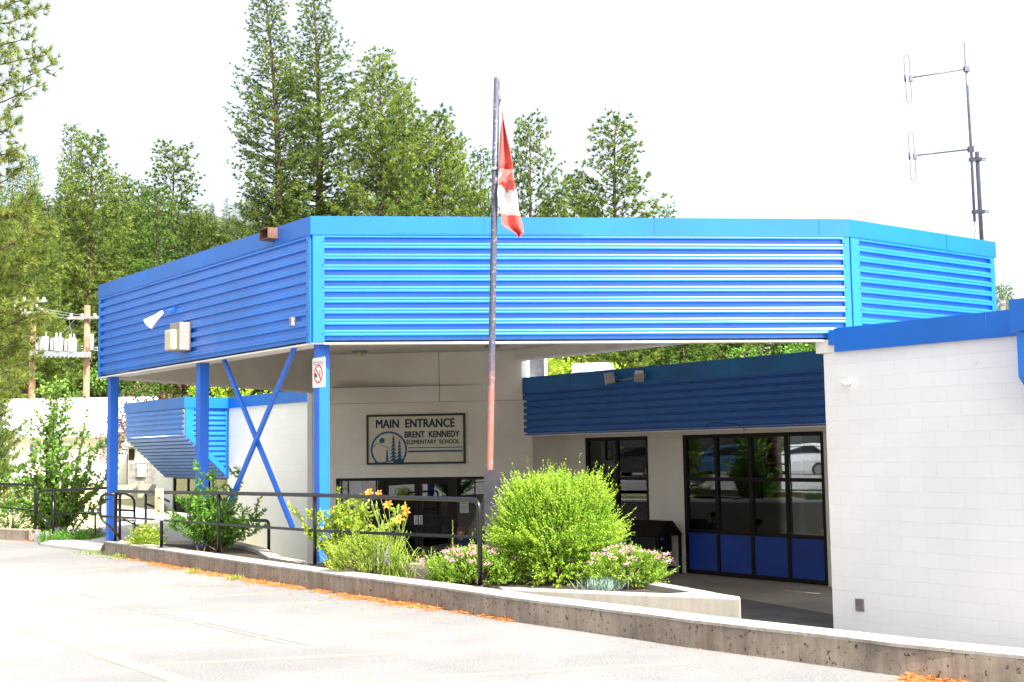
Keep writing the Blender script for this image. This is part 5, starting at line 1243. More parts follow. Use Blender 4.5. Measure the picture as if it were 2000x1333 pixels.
bc = Vector((cA.x + .1, 28.05, ZF)); bh = empty('bench', bc, 'low dark bench by the entrance doors on which a child sits', 'bench')
t = MB(); t.box(bc + UP * .34, DD, ND, UP, .75, .17, .02); build(t, 'seat', M['frame'], bh)
for q in (-.65, .65): t = MB(); t.box(bc + DD * q + UP * .16, DD, ND, UP, .03, .15, .16); build(t, 'leg', M['frame'], bh)
bc = Vector((cB.x, 27.02, ZF)); t = MB(); t.box(bc + UP * .08, DD, ND, UP, .2, .17, .075); tag(build(t, 'backpack', M['teal'], bevel=.04), 'flat teal bag under the child with the bowed head', 'bag')

# --- neighbouring house, fence, utility poles
Yh = 52
ho = empty('white_house', at(60, 950, Yh), 'long white house with a pale low roof behind the leafy tree at the left', 'house')
hl = at(-330, 945, Yh); hr = at(247, 940, Yh); zb0 = .2; ze = at(200, 849, Yh).z; zr = at(200, 782, Yh + 4).z
t = MB(); t.box(Vector(((hl.x + hr.x) / 2, Yh + 4, (zb0 + ze) / 2 - .3)), r0, Vector((0, 1, 0)), UP, (hr.x - hl.x) / 2, 4, (ze - zb0) / 2 + .3); build(t, 'wall', M['cream'], ho)
t = MB(); x0, x1 = hl.x - .4, hr.x + .1; t.ext([(-.5, ze - .05), (4, zr), (8.5, ze - .05), (8.5, ze + .06), (4, zr + .12), (-.5, ze + .06)], Vector((x0, Yh, 0)), Vector((0, 1, 0)), UP, r0, x1 - x0); build(t, 'roof', M['roofw'], ho)
t = MB(); t.box(Vector(((x0 + x1) / 2, Yh - .52, ze - .03)), r0, Vector((0, 1, 0)), UP, (x1 - x0) / 2, .03, .09); build(t, 'gutter', M['grey'], ho)
for (pa, pb, ya, yb) in ((-6, 22, 868, 925), (56, 70, 869, 898), (118, 136, 868, 900), (205, 216, 860, 872)):
    a_ = at(pa, yb, Yh); b_ = at(pb, ya, Yh); wf = MB(); c = (a_ + b_) / 2; w2 = (b_.x - a_.x) / 2; h2 = (b_.z - a_.z) / 2; Yy = Yh - .03
    for q in (-1, 1): wf.box(Vector((c.x + q * w2, Yy, c.z)), r0, Vector((0, 1, 0)), UP, .05, .05, h2 + .05); wf.box(Vector((c.x, Yy, c.z + q * h2)), r0, Vector((0, 1, 0)), UP, w2 - .05, .05, .05)
    wf.box(Vector((c.x, Yy, c.z)), r0, Vector((0, 1, 0)), UP, w2 - .05, .03, .02); wfo = build(wf, 'window', M['white'], ho)
    t = MB(); t.box(Vector((c.x, Yy + .0, c.z)), r0, Vector((0, 1, 0)), UP, w2 - .05, .005, h2 - .05); build(t, 'pane', M['frame'] if pa > 200 else mat('window_pane_grey', (.18, .24, .30), .1, 0, .1, 2), wfo)
sh_ = empty('garden_shed', at(280, 900, 50), 'small white shed with a dark window behind the grey board fence', 'shed')
a_ = at(250, 930, 50); b_ = at(330, 868, 50); t = MB(); t.box(Vector(((a_.x + b_.x) / 2, 51.5, (b_.z - .3) / 2)), r0, Vector((0, 1, 0)), UP, (b_.x - a_.x) / 2, 1.5, (b_.z + .3) / 2); build(t, 'wall', M['cream'], sh_)
t = MB(); t.ext([(-.3, b_.z), (1.5, b_.z + .5), (3.3, b_.z), (3.3, b_.z - .08), (-.3, b_.z - .08)], Vector((a_.x - .2, 50, 0)), Vector((0, 1, 0)), UP, r0, b_.x - a_.x + .4); build(t, 'roof', M['shingle'], sh_)
wa, wb_ = at(252, 899, 50), at(263, 877, 50); t = MB(); t.box(Vector(((wa.x + wb_.x) / 2, 49.98, (wa.z + wb_.z) / 2)), r0, Vector((0, 1, 0)), UP, (wb_.x - wa.x) / 2, .03, (wb_.z - wa.z) / 2); build(t, 'window', M['frame'], sh_)
fe = empty('board_fence', at(250, 948, 47), 'weathered grey board fence with a white board on it, left of the slanted blue bulkhead', 'fence')
fa_, fb_ = at(250, 948, 47), at(322, 903, 47); t = MB(); nb = 17
for k in range(nb):
    x = fa_.x + (fb_.x - fa_.x) * (k + .5) / nb; t.box(Vector((x, 47, (fb_.z + fa_.z) / 2 + .02 * sin(k * 5))), r0, Vector((0, 1, 0)), UP, .034, .015, (fb_.z - fa_.z) / 2)
for z in (fa_.z + .25, fb_.z - .25): t.bar((fa_.x, 47.04, z), (fb_.x, 47.04, z), .05, .08)
build(t, 'boards', M['woodgrey'], fe)
p_a, p_b = at(268, 931, 46.9), at(285, 908, 46.9); t = MB(); t.box((p_a + p_b) / 2, r0, Vector((0, 1, 0)), UP, (p_b.x - p_a.x) / 2, .02, (p_b.z - p_a.z) / 2); build(t, 'white_board', M['white'], fe)
lw_ = at(250, 952, 44.5); t = MB(); t.box(Vector(((lw_.x + at(322, 950, 44.5).x) / 2, 44.5, .05)), r0, Vector((0, 1, 0)), UP, 1.0, .12, at(250, 947, 44.5).z - .05); tag(build(t, 'low_garden_wall', M['ramp']), 'pale low wall at the foot of the grey board fence', 'wall')

def utility_pole(px, ytop, Y, label, arms):
    b = at(px, 900, Y); root = empty('utility_pole', (b.x, Y, 0), label, 'utility pole', 'utility poles behind the house')
    t = MB(); t.tube([(b.x, Y, -.5), (b.x, Y, at(px, ytop, Y).z)], [.17, .13], 12); build(t, 'pole', M['wood'], root)
    for (y, xa, xb, ins) in arms:
        t = MB(); t.bar(at(xa, y, Y - .2), at(xb, y - 2, Y - .2), .1, .12); ao = build(t, 'crossarm', M['woodgrey'], root)
        for q in ins:
            t = MB(); p = at(xa + (xb - xa) * q, y, Y - .2); t.tube([p + UP * .05, p + UP * .12, p + UP * .2], [.03, .06, .04], 8); build(t, 'insulator', M['white'], ao)
    return root
YU = 56
utility_pole(60, 588, YU, 'left utility pole with crowded crossarms, standing behind the white house', [(590, 28, 92, (.1, .3, .7, .9)), (604, 20, 80, (.15, .5, .85)), (612, 38, 94, (.2, .8))])
utility_pole(166.5, 597, YU, 'right utility pole of pale wood with a rounded top near the canopy edge', [(622, 132, 203, (.1, .4, .75, .95))])
pf = empty('transformer_platform', at(120, 695, YU), 'galvanised platform slung between the two utility poles', 'platform')
t = MB(); t.bar(at(58, 694, YU - .35), at(178, 697, YU - .35), .5, .06); t.bar(at(58, 690, YU - .6), at(178, 693, YU - .6), .06, .22)
for k in range(13): q = at(66 + k * 8.6, 694, YU - .64); t.box(q, r0, Vector((0, 1, 0)), UP, .03, .03, .12)
build(t, 'beam', M['galv'], pf)
for k, (px, w, ya, yb) in enumerate(((86, 19, 657, 686), (114, 19, 659, 687), (141, 18, 661, 688), (179, 10, 661, 684))):
    a_ = at(px, yb, YU - .5); b_ = at(px, ya, YU - .5); r_ = w / 2 / FPX * YU
    tf = empty('transformer', a_, ('grey transformer can leftmost on the platform', 'grey transformer can in the middle of the three on the platform', 'grey transformer can third on the platform, next to the pole', 'small transformer can hung right of the pale utility pole')[k], 'transformer', 'transformers on the poles')
    t = MB(); t.tube([a_, a_ + UP * .03, b_ - UP * .05, b_], [r_ * .93, r_, r_, r_ * .8], 16); build(t, 'can', M['galv'] if k == 3 else mat('pale_grey_can', (.33, .34, .36), .5, 0, .05, 4), tf)
    for q in (-.4, .4): t = MB(); p = b_ + Vector((q * r_, 0, 0)); t.tube([p, p + UP * .08, p + UP * .18], [.05, .03, .035], 8); build(t, 'bushing', M['white'], tf)
    if k < 3: t = MB(); t.box(a_ + Vector((-r_ * 1.15, -.05, (b_.z - a_.z) * .5)), r0, Vector((0, 1, 0)), UP, .05, .12, (b_.z - a_.z) * .42); build(t, 'radiator', M['grey'], tf)
wires = [((-80, 603, 60), (60, 598, YU)), ((-80, 612, 60), (60, 603, YU)), ((60, 598, YU), (168, 617, YU)), ((60, 604, YU), (168, 621, YU)), ((60, 612, YU), (168, 626, YU)), ((168, 618, YU), (420, 640, 60)), ((-80, 655, 60), (60, 668, YU)), ((-80, 660, 60), (60, 673, YU)), ((60, 668, YU), (168, 677, YU)), ((60, 674, YU), (168, 682, YU)), ((168, 678, YU), (420, 690, 60)), ((168, 683, YU), (420, 695, 60)), ((135, 622, YU), (141, 660, YU)), ((150, 620, YU), (114, 658, YU))]
wr = MB(); wroot = empty('overhead_wires', at(60, 600, YU), 'overhead power wires strung between the utility poles', 'wires')
for k, (a_, b_) in enumerate(wires):
    p = at(*a_); q = at(*b_); t = MB(); L_w = (q - p).length; t.tube([p.lerp(q, s_) - UP * 4 * s_ * (1 - s_) * .012 * L_w for s_ in np.linspace(0, 1, 9)], .014, 4); build(t, 'wire', M['galv'], wroot)

# ================================================================== PLANTING
def put(o, x, y, z, s, sxy=None, rz=0.0):
    o.location = (x, y, z); o.scale = (sxy or s, sxy or s, s); o.rotation_euler = (0, 0, rz); return o
rp0 = random.Random(11)
# prototypes, each used once itself and then copied
protos = {}
def pine_at(kind, px, ytop, Y, label, wide=1.0, rz=None, group='conifers behind the school', sink=0):
    H, make = KINDS[kind]; z0 = terrain_z((px - 1000) / FPX * Y, Y) - sink; top = at(px, ytop, Y); h = top.z - z0
    if kind not in protos: o = make(); protos[kind] = o
    else: o = copy_tree(protos[kind])
    put(o, top.x, Y, z0, h / H, h / H * wide, rp0.uniform(0, 6.28) if rz is None else rz); tag(o, label, 'tree', group); return o
KINDS = {
 'tallA': (27, lambda: make_pine('pine_tree', 3, 27, 4.3, .10, M['pineA'], n_l=9.5, tl=.18, K=17)),
 'tallB': (27, lambda: make_pine('pine_tree', 8, 27, 4.4, .18, M['pineA'], n_l=8, tl=.18, K=17)),
 'broad': (20, lambda: make_pine('pine_tree', 14, 20, 5.2, .05, M['pineB'], n_l=11, tl=.19, K=17)),
 'open': (14, lambda: make_pine('pine_tree', 21, 14, 3.0, .12, M['pineA'], n_l=11, tl=.17, K=17)),
 'dense': (15, lambda: make_pine('pine_tree', 33, 15, 3.6, .03, M['pineB'], n_l=12, tl=.18, K=16)),
 'fir': (14, lambda: make_pine('fir_tree', 41, 14, 2.5, .03, M['fir'], style='fir', n_l=14, tl=.14, K=13)),
 'far': (14, lambda: make_pine('fir_tree', 52, 14, 2.6, .05, M['farfir'], style='fir', n_l=8, tl=.24, K=9)),
}
P_ = pine_at
P_('tallA', 508, -6, 62, 'very tall pine, left one of the two that reach the top of the photo', 1.3, 0.4)
P_('tallB', 597, -12, 64, 'very tall open pine with dark trunk, right one of the two reaching the top', 1.35, 2.0)
P_('broad', 733, 112, 60, 'broad bright green pine right of the two tallest pines', 1.12, 1.0)
P_('broad', 788, 168, 66, 'bright pine shoulder to shoulder with the broad one, its right neighbour', .85, 3.0)
P_('dense', 852, 226, 63, 'dense pine sloping down toward the flagpole on its left side', 1.2)
P_('dense', 884, 275, 68, 'small pine top at the right edge of the dense group left of the flagpole', .9)
P_('fir', 940, 296, 84, 'slender pale fir just left of the flagpole', .8)
P_('open', 1038, 242, 62, 'open pine directly right of the flag', .95)
P_('dense', 1122, 352, 70, 'low bushy pine between the flag and the right hand pine', 1.1)
P_('open', 1213, 240, 60, 'isolated pine with upturned branches, rightmost large tree above the roof', 1.25, 1.7)
P_('fir', 1302, 408, 75, 'tiny tree tip just showing above the cap right of the isolated pine', .8)
P_('fir', 1946, 560, 70, 'fir tip showing beside the right end of the canopy', .9); P_('fir', 1965, 561, 72, 'slender fir behind the white vent pipe at the far right', .7)
P_('tallB', 140, 248, 66, 'tall thin topped pine at the left, above the utility poles', .95); P_('dense', 184, 272, 64, 'dense pine next to the thin topped one above the utility poles', 1.1)
P_('open', 342, 288, 72, 'sparse pine standing out against the sky left of the tall pair', 1.3)
P_('fir', 62, 306, 150, 'hazy blue green fir far up the hill at the left', 1.1); P_('fir', 28, 330, 150, 'hazy fir on the hill nearest the left edge', 1.2)
P_('dense', 60, 392, 58, 'yellow green pine in front of the hill at the left edge', 1.2); P_('dense', 235, 352, 78, 'rounded pine behind the left end of the canopy', 1.0)
P_('fir', 272, 360, 74, 'fir between the left pines and the sparse pine', 1.1); P_('fir', 312, 372, 62, 'bright green fir above the left fascia', 1.25)
P_('dense', 420, 452, 66, 'low pine filling the gap left of the tallest pine', 1.2); P_('dense', 392, 430, 74, 'pine crown just above the sloping blue cap', 1.2)
P_('tallB', 8, 420, 60, 'tall trunked pine behind the left utility pole', 1.0); P_('open', 98, 392, 72, 'pine with reddish trunk between the utility poles', 1.3)
P_('dense', 560, 405, 72, 'dense low pine behind the two tallest trunks', 1.2); P_('dense', 660, 398, 74, 'low pine between the tall pair and the broad pine', 1.2)
P_('dense', 930, 385, 66, 'low pine behind the flagpole', 1.2); P_('dense', 1075, 398, 64, 'low pine right of the open pine by the flag', 1.2); P_('fir', 1150, 392, 66, 'small fir left of the isolated pine', 1.1)
# pines seen only in the gap between the canopy and the lower navy roof, and under the left fascia
gl_ = ['feathery bright pine in the gap under the canopy', ]
for k, px in enumerate((1070, 1128, 1190, 1250, 1318, 1380, 1440, 1500, 1560, 1610, 1665)):
    P_(('dense', 'fir', 'broad')[k % 3], px, 470 + (k * 37) % 60, 54 + (k * 5) % 9, ('bright pine in the gap above the navy roof, %d from the left' % (k + 1)), 1.5, group='trees in the gap under the canopy')
for k, px in enumerate((-30, 20, 75, 118, 160, 205, 250, 300, 350, 400, 450, 510, 570)):
    P_(('dense', 'tallB', 'fir', 'open')[k % 4], px, 455 + (k * 53) % 90 + (60 if px > 200 else 0), 74 + (k * 7) % 16, 'pine in the forest row behind the utility poles, %d from the left' % (k + 1), 1.25, group='forest row behind the utility poles')
# the hillside wood, each tree its own object
nf = 0
for k in range(130):
    Y = 105 + 110 * (rp0.random() ** .8); px = rp0.uniform(-150, 620) if k % 4 else rp0.uniform(620, 2100)
    x = (px - 1000) / FPX * Y; z0 = terrain_z(x, Y); h = rp0.uniform(9, 17) if px < 620 else rp0.uniform(6, 11)
    lim = 345 if px < 620 else 452
    for _ in range(8):
        q = at(px, lim + rp0.uniform(0, 60), Y).z - z0
        if h > q: h = q
    if h < 4: continue
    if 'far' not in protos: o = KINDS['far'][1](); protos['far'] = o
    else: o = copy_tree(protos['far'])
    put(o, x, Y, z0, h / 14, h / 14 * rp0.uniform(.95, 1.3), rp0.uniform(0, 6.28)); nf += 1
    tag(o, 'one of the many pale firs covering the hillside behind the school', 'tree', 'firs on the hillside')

# near pine whose branches enter from the left edge
def pine_branches():
    rng = np.random.default_rng(5); Yn = 27.0; root = empty('pine_tree', at(-190, 900, Yn) * 1.0, 'near yellow green pine whose branches reach in from the left edge', 'tree'); root.location.z = -.2
    off = Vector(root.location); tr = MB(); tr.tube([off, off + Vector((.05, 0, 4)), off + Vector((-.05, 0, 13))], [.30, .24, .12], 10); tc = []; td = []; tt = []
    L_ = [((-120, 40), (85, 18), 1), ((-120, 90), (60, 70), .8), ((-120, 170), (98, 125), 1), ((-120, 110), (88, 105), .8), ((-120, 200), (70, 168), .7), ((-120, 60), (30, 100), .6),
          ((-120, 290), (32, 205), .7), ((-120, 300), (30, 240), .8), ((-120, 350), (34, 290), .9), ((-120, 400), (38, 330), .9), ((-120, 260), (28, 300), .7),
          ((-120, 470), (60, 380), 1), ((-120, 500), (95, 440), 1.1), ((-120, 540), (75, 500), 1.1), ((-120, 590), (60, 560), 1), ((-120, 640), (80, 610), 1.1), ((-120, 690), (70, 650), 1.1), ((-120, 730), (62, 700), 1), ((-120, 780), (40, 740), 1), ((-120, 430), (50, 410), .9), ((-120, 560), (40, 530), 1), ((-120, 20), (40, 0), .9), ((-120, 620), (50, 590), 1.), ((-120, 710), (45, 680), 1.)]
    for k, (a_, b_, dens) in enumerate(L_):
        dy = rng.uniform(-.8, .8); p = np.array(at(a_[0], a_[1], Yn + dy * .3)); q = np.array(at(b_[0], b_[1], Yn + dy)); L = np.linalg.norm(q - p)
        pts = [p + (q - p) * t_ + np.array([0, 0, -.10 * L]) * sin(t_ * pi) + rng.normal(size=3) * .02 for t_ in np.linspace(0, 1, 7)]
        tr.tube(pts, [.030 * (1 - .8 * t_) + .004 for t_ in np.linspace(0, 1, 7)], 5, caps=False); d = (q - p) / L
        nt_ = int(L / .142 * dens * 3.6)
        for i in range(nt_):
            t_ = .12 + .88 * (i + rng.uniform()) / nt_; x = t_ * 6; j = min(5, int(x)); o = pts[j] + (pts[j + 1] - pts[j]) * (x - j)
            sd_ = d * .8 + rng.normal(size=3) * .55 + np.array([0, 0, .25]); sd_ /= np.linalg.norm(sd_); ln = rng.uniform(.10, .58) * (1.1 - t_ * .7) + .03; e = o + sd_ * ln
            if i % 2 == 0: tr.tube([o, e], [.006, .004], 3, caps=False)
            tc.append(e); td.append(sd_); tt.append(.5 + rng.normal() * .2)
        tc.append(q); td.append(d); tt.append(.6)
    tc = np.array(tc); td = np.array(td); v = needles(tc, td, 26, .21, .0078, .65, rng)
    build(tr, 'trunk', M['bark'], root); np_mesh('crown', v - np.array(off), 3, M['nearpine'], np.repeat(np.array(tt), 26) + rng.normal(size=len(tc) * 26) * .1, root)
pine_branches()
P_('broad', -18, 335, 34, 'yellow green pine mass filling the left edge below the branches', .62, 2.2)
P_('dense', -60, 520, 30, 'low pine at the very left edge beside the utility pole', .8, 1.2)

# broadleaf things behind the low wing
def ct(name, seed, px, ytop, Y, rx, mt, n, label, zb_=0, ll=.14):
    top = at(px, ytop, Y); h = top.z - zb_; return crown_tree(name, seed, (top.x, Y, zb_), h, rx, h * .42, M[mt], n, label, ll)
ct('purple_tree', 3, 312, 742, 52, 2.4, 'purpleleaf', 44, 'dark purple leaved tree behind the slanted bulkhead', -.3, .13)
ct('lime_tree', 5, 405, 744, 49, 1.6, 'lime', 34, 'lime yellow tree above the blue bulkhead, left one', -.3, .12)
ct('lime_tree', 6, 478, 742, 49, 1.7, 'lime', 34, 'lime yellow tree behind the cross brace, right one', -.3, .12)
ct('broadleaf_tree', 7, 1100, 655, 47, 2.4, 'lime', 50, 'yellow green tree beside the louvred roof box', -.3, .14)
ct('broadleaf_tree', 9, 1560, 640, 44, 2.6, 'shrubg', 50, 'fresh green tree at the right end of the gap under the canopy', -.3, .14)
ct('broadleaf_tree', 10, 240, 690, 60, 2.6, 'treeleaf', 40, 'green bushy tree behind the leftmost canopy post', -.3, .14)
ct('broadleaf_tree', 12, 195, 700, 62, 2.6, 'treeleaf', 40, 'green tree right of the pale utility pole', -.3, .14)

# tall leafy shrub at the left
rs = np.random.default_rng(2); stems = []
for k in range(34):
    a = rs.uniform(0, 6.28); f_ = rs.uniform(.15, 1); stems.append((rs.normal() * .15, rs.normal() * .15, cos(a) * 1.15 * f_, sin(a) * .9 * f_, rs.uniform(.8, 2.1) * (1.15 - .35 * f_)))
for k in range(5): stems.append((0, 0, -.05 + rs.normal() * .22, rs.normal() * .2, rs.uniform(2.5, 3.45)))
stems += [(0.1, 0, .62, .1, 2.75), (0, 0, .95, 0, 2.1), (0, 0, 1.3, 0, 1.5), (0, 0, -1.2, 0, 1.5)]
b_ = at(108, 1045, 27.5); leafy('lilac_shrub', 4, (b_.x, 27.5, -.1), stems, M['treeleaf'], .105, .030, 'tall loose leafy shrub with one high crown, left of the canopy', r0_=.022, every=.045, pairs=2, side_tw=.30, spread=.9)
b_ = at(20, 1040, 27.4); shrub('green_shrub', 9, (b_.x, 27.4, -.05), .95, .7, .75, M['shrubg'], 520, 12, .16, .05, .014, 'low dark green shrub behind the left kerb and railing')
b_ = at(118, 1052, 26.6); 
def flowerbed(name, seed, x0, x1, ybase, Y, n, label, h=.22, mt='shrubg', fm='violet', fn=40, depth=.5):
    rng = np.random.default_rng(seed); a_ = at(x0, ybase, Y); b2 = at(x1, ybase, Y); root = empty(name, (0, 0, 0), label, 'plant'); root.location = ((a_.x + b2.x) / 2, Y, a_.z); w = (b2.x - a_.x) / 2
    c = np.stack([rng.uniform(-w, w, n), rng.uniform(-depth, depth, n), rng.uniform(0, h, n) * rng.uniform(.3, 1, n)], 1); d = nrm(rng.normal(size=(n, 3)) * .7 + np.array([0, 0, .5]))
    np_mesh('foliage', leaves(c, d, rng.uniform(.03, .07, n), .012, rng), 4, M[mt], rng.uniform(.1, .9, n), root)
    fc = np.stack([rng.uniform(-w, w, fn), rng.uniform(-depth, depth, fn), rng.uniform(.6, 1.1, fn) * h], 1); K = 9; ff = np.repeat(fc, K, 0) + rng.normal(size=(fn * K, 3)) * .012; fd = nrm(rng.normal(size=ff.shape))
    np_mesh('blossom', leaves(ff, fd, .022, .010, rng), 4, M[fm], rng.uniform(.1, 1, fn * K), root); return root
flowerbed('violet_flowers', 3, 90, 190, 1056, 25.3, 4200, 'low bed of violet flowers under the left railing')
# shrub A: long glossy stems, right of the plaque
rs = np.random.default_rng(6); stems = []
for k in range(46):
    a = rs.uniform(0, 6.28); f_ = rs.uniform(.1, 1); stems.append((rs.normal() * .12, rs.normal() * .12, cos(a) * .82 * f_, sin(a) * .6 * f_, rs.uniform(.45, 1.0) * (1.1 - .3 * f_)))
stems += [(0, 0, -.30, 0, 1.38), (0, 0, -.02, 0, 1.25), (0, 0, .36, 0, 1.28), (0, 0, .72, -.1, .8), (0, 0, .80, 0, .62)]
b_ = onz(400, 1082, ZP); leafy('leafy_shrub', 12, (b_.x + .02, b_.y + .50, ZP), stems, M['shrubg'], .085, .017, 'green shrub of long glossy leaved shoots right of the orange plaque', r0_=.011, every=.022, pairs=2, side_tw=.22, spread=.8)
flowerbed('pink_cranesbill', 8, 258, 315, 1070, 20.9, 1800, 'small pale green plant with pink flowers at the end of the kerb', .42, 'shruby', 'pink', 12, .35)
# shrub B: yellow green
rs = np.random.default_rng(16); stems = []
for k in range(60):
    a = rs.uniform(0, 6.28); f_ = rs.uniform(.1, 1); stems.append((rs.normal() * .14, rs.normal() * .14, cos(a) * .78 * f_, sin(a) * .45 * f_, rs.uniform(.35, 1.05) * (1.05 - .3 * f_)))
b_ = onz(672, 1118, ZP); leafy('yellow_green_shrub', 19, (b_.x - .02, b_.y + .55, ZP), stems, M['shruby'], .052, .016, 'yellow green small leaved shrub behind the railing in front of the doors', r0_=.009, every=.015, pairs=2, side_tw=.25, spread=.95)
b_ = onz(735, 1135, ZP); shrub('feathery_perennials', 23, (b_.x - .18, b_.y + .48, ZP), .46, .22, .46, M['shruby'], 560, 12, .16, .035, .007, 'feathery pale green perennials in front of the yellow green shrub', upbias=1.6)
# day lilies
def daylily(x, y, seed):
    rng = np.random.default_rng(seed); root = empty('daylily', (x, y, ZP), 'orange day lily with arching strap leaves, blooming above the railing middle bar', 'plant'); V_ = []; T_ = []
    for k in range(130):
        a = rng.uniform(0, 6.28); L = rng.uniform(.35, .75); w = rng.uniform(.006, .011); o = np.array([rng.normal() * .13, rng.normal() * .08, 0]); hd = np.array([cos(a), sin(a) * .6, 0]); sd_ = np.array([-hd[1], hd[0], 0]); n = 7; tt = rng.uniform(.2, 1)
        pr = [o + hd * L * q * .8 + np.array([0, 0, 1]) * L * (1.25 * q - 1.05 * q * q * rng.uniform(.75, 1.05)) for q in np.linspace(0, 1, n)]
        for i in range(n - 1):
            w0, w1 = w * (1 - .85 * i / n), w * (1 - .85 * (i + 1) / n); V_ += [pr[i] - sd_ * w0, pr[i] + sd_ * w0, pr[i + 1] + sd_ * w1, pr[i + 1] - sd_ * w1]; T_.append(tt + rng.normal() * .05)
    np_mesh('strap_leaves', np.array(V_), 4, M['strap'], T_, root)
    fls = [((759, 986), 1), ((797, 1000), 1), ((779, 1015), 1), ((790, 990), .6), ((722, 962), .9), ((742, 963), .8)]
    st = MB(); ft = []
    off = Vector(root.location)
    for (fp_, sc_) in fls:
        tip = at(fp_[0], fp_[1], y - .05); base_ = off + Vector((rng.normal() * .06, rng.normal() * .05, 0)); st.tube([base_, base_.lerp(tip, .5) + Vector((.02, 0, .05)), tip - UP * .03], [.005, .004, .003], 5, caps=False)
        fm = MB(); ax = Vector((rng.normal() * .4, -.7, .5)).normalized(); x1 = ax.cross(UP).normalized(); y1 = x1.cross(ax)
        for k in range(6):
            a = pi / 3 * k + rng.uniform(-.1, .1); dr = x1 * cos(a) + y1 * sin(a); sd_ = ax.cross(dr); r = .060 * sc_
            p0 = tip - UP * .02; p1 = p0 + dr * r * .35 + ax * r * .6; p2 = p0 + dr * r * .85 + ax * r * .75; p3 = p0 + dr * r * 1.15 + ax * r * .45
            fm.face([p0, p1 - sd_ * r * .2, p1 + sd_ * r * .2]); fm.face([p1 - sd_ * r * .2, p2 - sd_ * r * .24, p2 + sd_ * r * .24, p1 + sd_ * r * .2]); fm.face([p2 - sd_ * r * .24, p3, p2 + sd_ * r * .24])
        build(fm, 'flower', M['orangelily'], root)
    for k in range(22):
        px, py = rng.uniform(690, 805), rng.uniform(985, 1050); tip = at(px, py, y + rng.uniform(-.1, .2)); base_ = off + Vector((rng.normal() * .15, rng.normal() * .05, 0)); st.tube([base_, base_.lerp(tip, .6), tip], [.004, .003, .002], 4, caps=False)
        d_ = Vector((rng.normal() * .2, 0, 1)).normalized(); st.tube([tip, tip + d_ * .03, tip + d_ * .06], [.004, .009, .003], 5, caps=False)
    build(st, 'flower_stalks', M['strap2'], root); return root
M['strap2'] = mat('lily_stalk', (.26, .36, .06), .6, 0, .15, 8)
b_ = onz(760, 1132, ZP); daylily(b_.x, b_.y + .30, 31)
def spikes(px0, px1, y0, y1, n, seed, Y, m_, name, label, cat='plant'):
    rng = np.random.default_rng(seed); root = empty(name, at((px0 + px1) / 2, 1120, Y), label, cat); V_ = []; T_ = []; st = MB()
    for k in range(n):
        px, py = rng.uniform(px0, px1), rng.uniform(y0, y1); tip = at(px, py, Y + rng.uniform(-.15, .15)); b = Vector((tip.x + rng.normal() * .04, tip.y, ZP)); st.tube([b, tip], [.004, .002], 4, caps=False)
        c = np.array([b + (tip - b) * q for q in np.linspace(.45, 1, 40)]) - np.array(root.location); d = nrm(rng.normal(size=c.shape) + np.array([0, 0, .4])); V_.append(leaves(c, d, .022 * (1.2 - np.linspace(.2, 1, 40)) + .006, .007, rng)); T_.append(rng.uniform(.1, 1, 40))
    np_mesh('florets', np.concatenate(V_), 4, m_, np.concatenate(T_), root); build(st, 'stalks', M['strap2'], root); return root
b_ = onz(800, 1140, ZP)
spikes(812, 850, 1068, 1095, 5, 4, b_.y + .4, M['strap'], 'green_flower_spikes', 'green seed spikes rising left of the pink flowered bush'); spikes(740, 762, 1058, 1072, 3, 5, b_.y + .5, M['violet'], 'violet_flower_spikes', 'violet flower spikes under the middle bar of the railing')
spikes(882, 886, 1018, 1019, 1, 6, 14.3, M['beige_bud'] if 'beige_bud' in M else M['strap'], 'flower_stalk', 'single tall pale stalk in front of the children')
spikes(921, 925, 1038, 1040, 1, 7, 14.3, M['strap'], 'flower_stalk', 'shorter pale stalk right of the children')
# big bright bush, made of upright leafy sprigs
b_ = onz(1095, 1152, ZP); shrub('bright_green_bush', 27, (b_.x, b_.y + .80, ZP), .655, .56, 1.20, M['bush'], 4200, 18, .20, .031, .011, 'large rounded bright green bush in front of the flagpole bracket', upbias=.7, shell=.55, lumpy=.17)
b_ = onz(925, 1150, ZP); shrub('pink_flowered_bush', 37, (b_.x + .02, b_.y + .42, ZP), .52, .36, .35, M['spirea'], 1200, 13, .11, .034, .010, 'low bush with pink flower heads at the end post of the railing', upbias=.9, flowers=M['pink'], fl_n=46, fl_top=.15)
b_ = onz(1240, 1158, ZP); shrub('pink_flowered_bush', 47, (b_.x - .02, b_.y + .55, ZP), .40, .34, .38, M['spirea'], 800, 13, .11, .034, .010, 'smaller pink flowered bush right of the big bright bush', upbias=.9, flowers=M['pink'], fl_n=34, fl_top=.15)
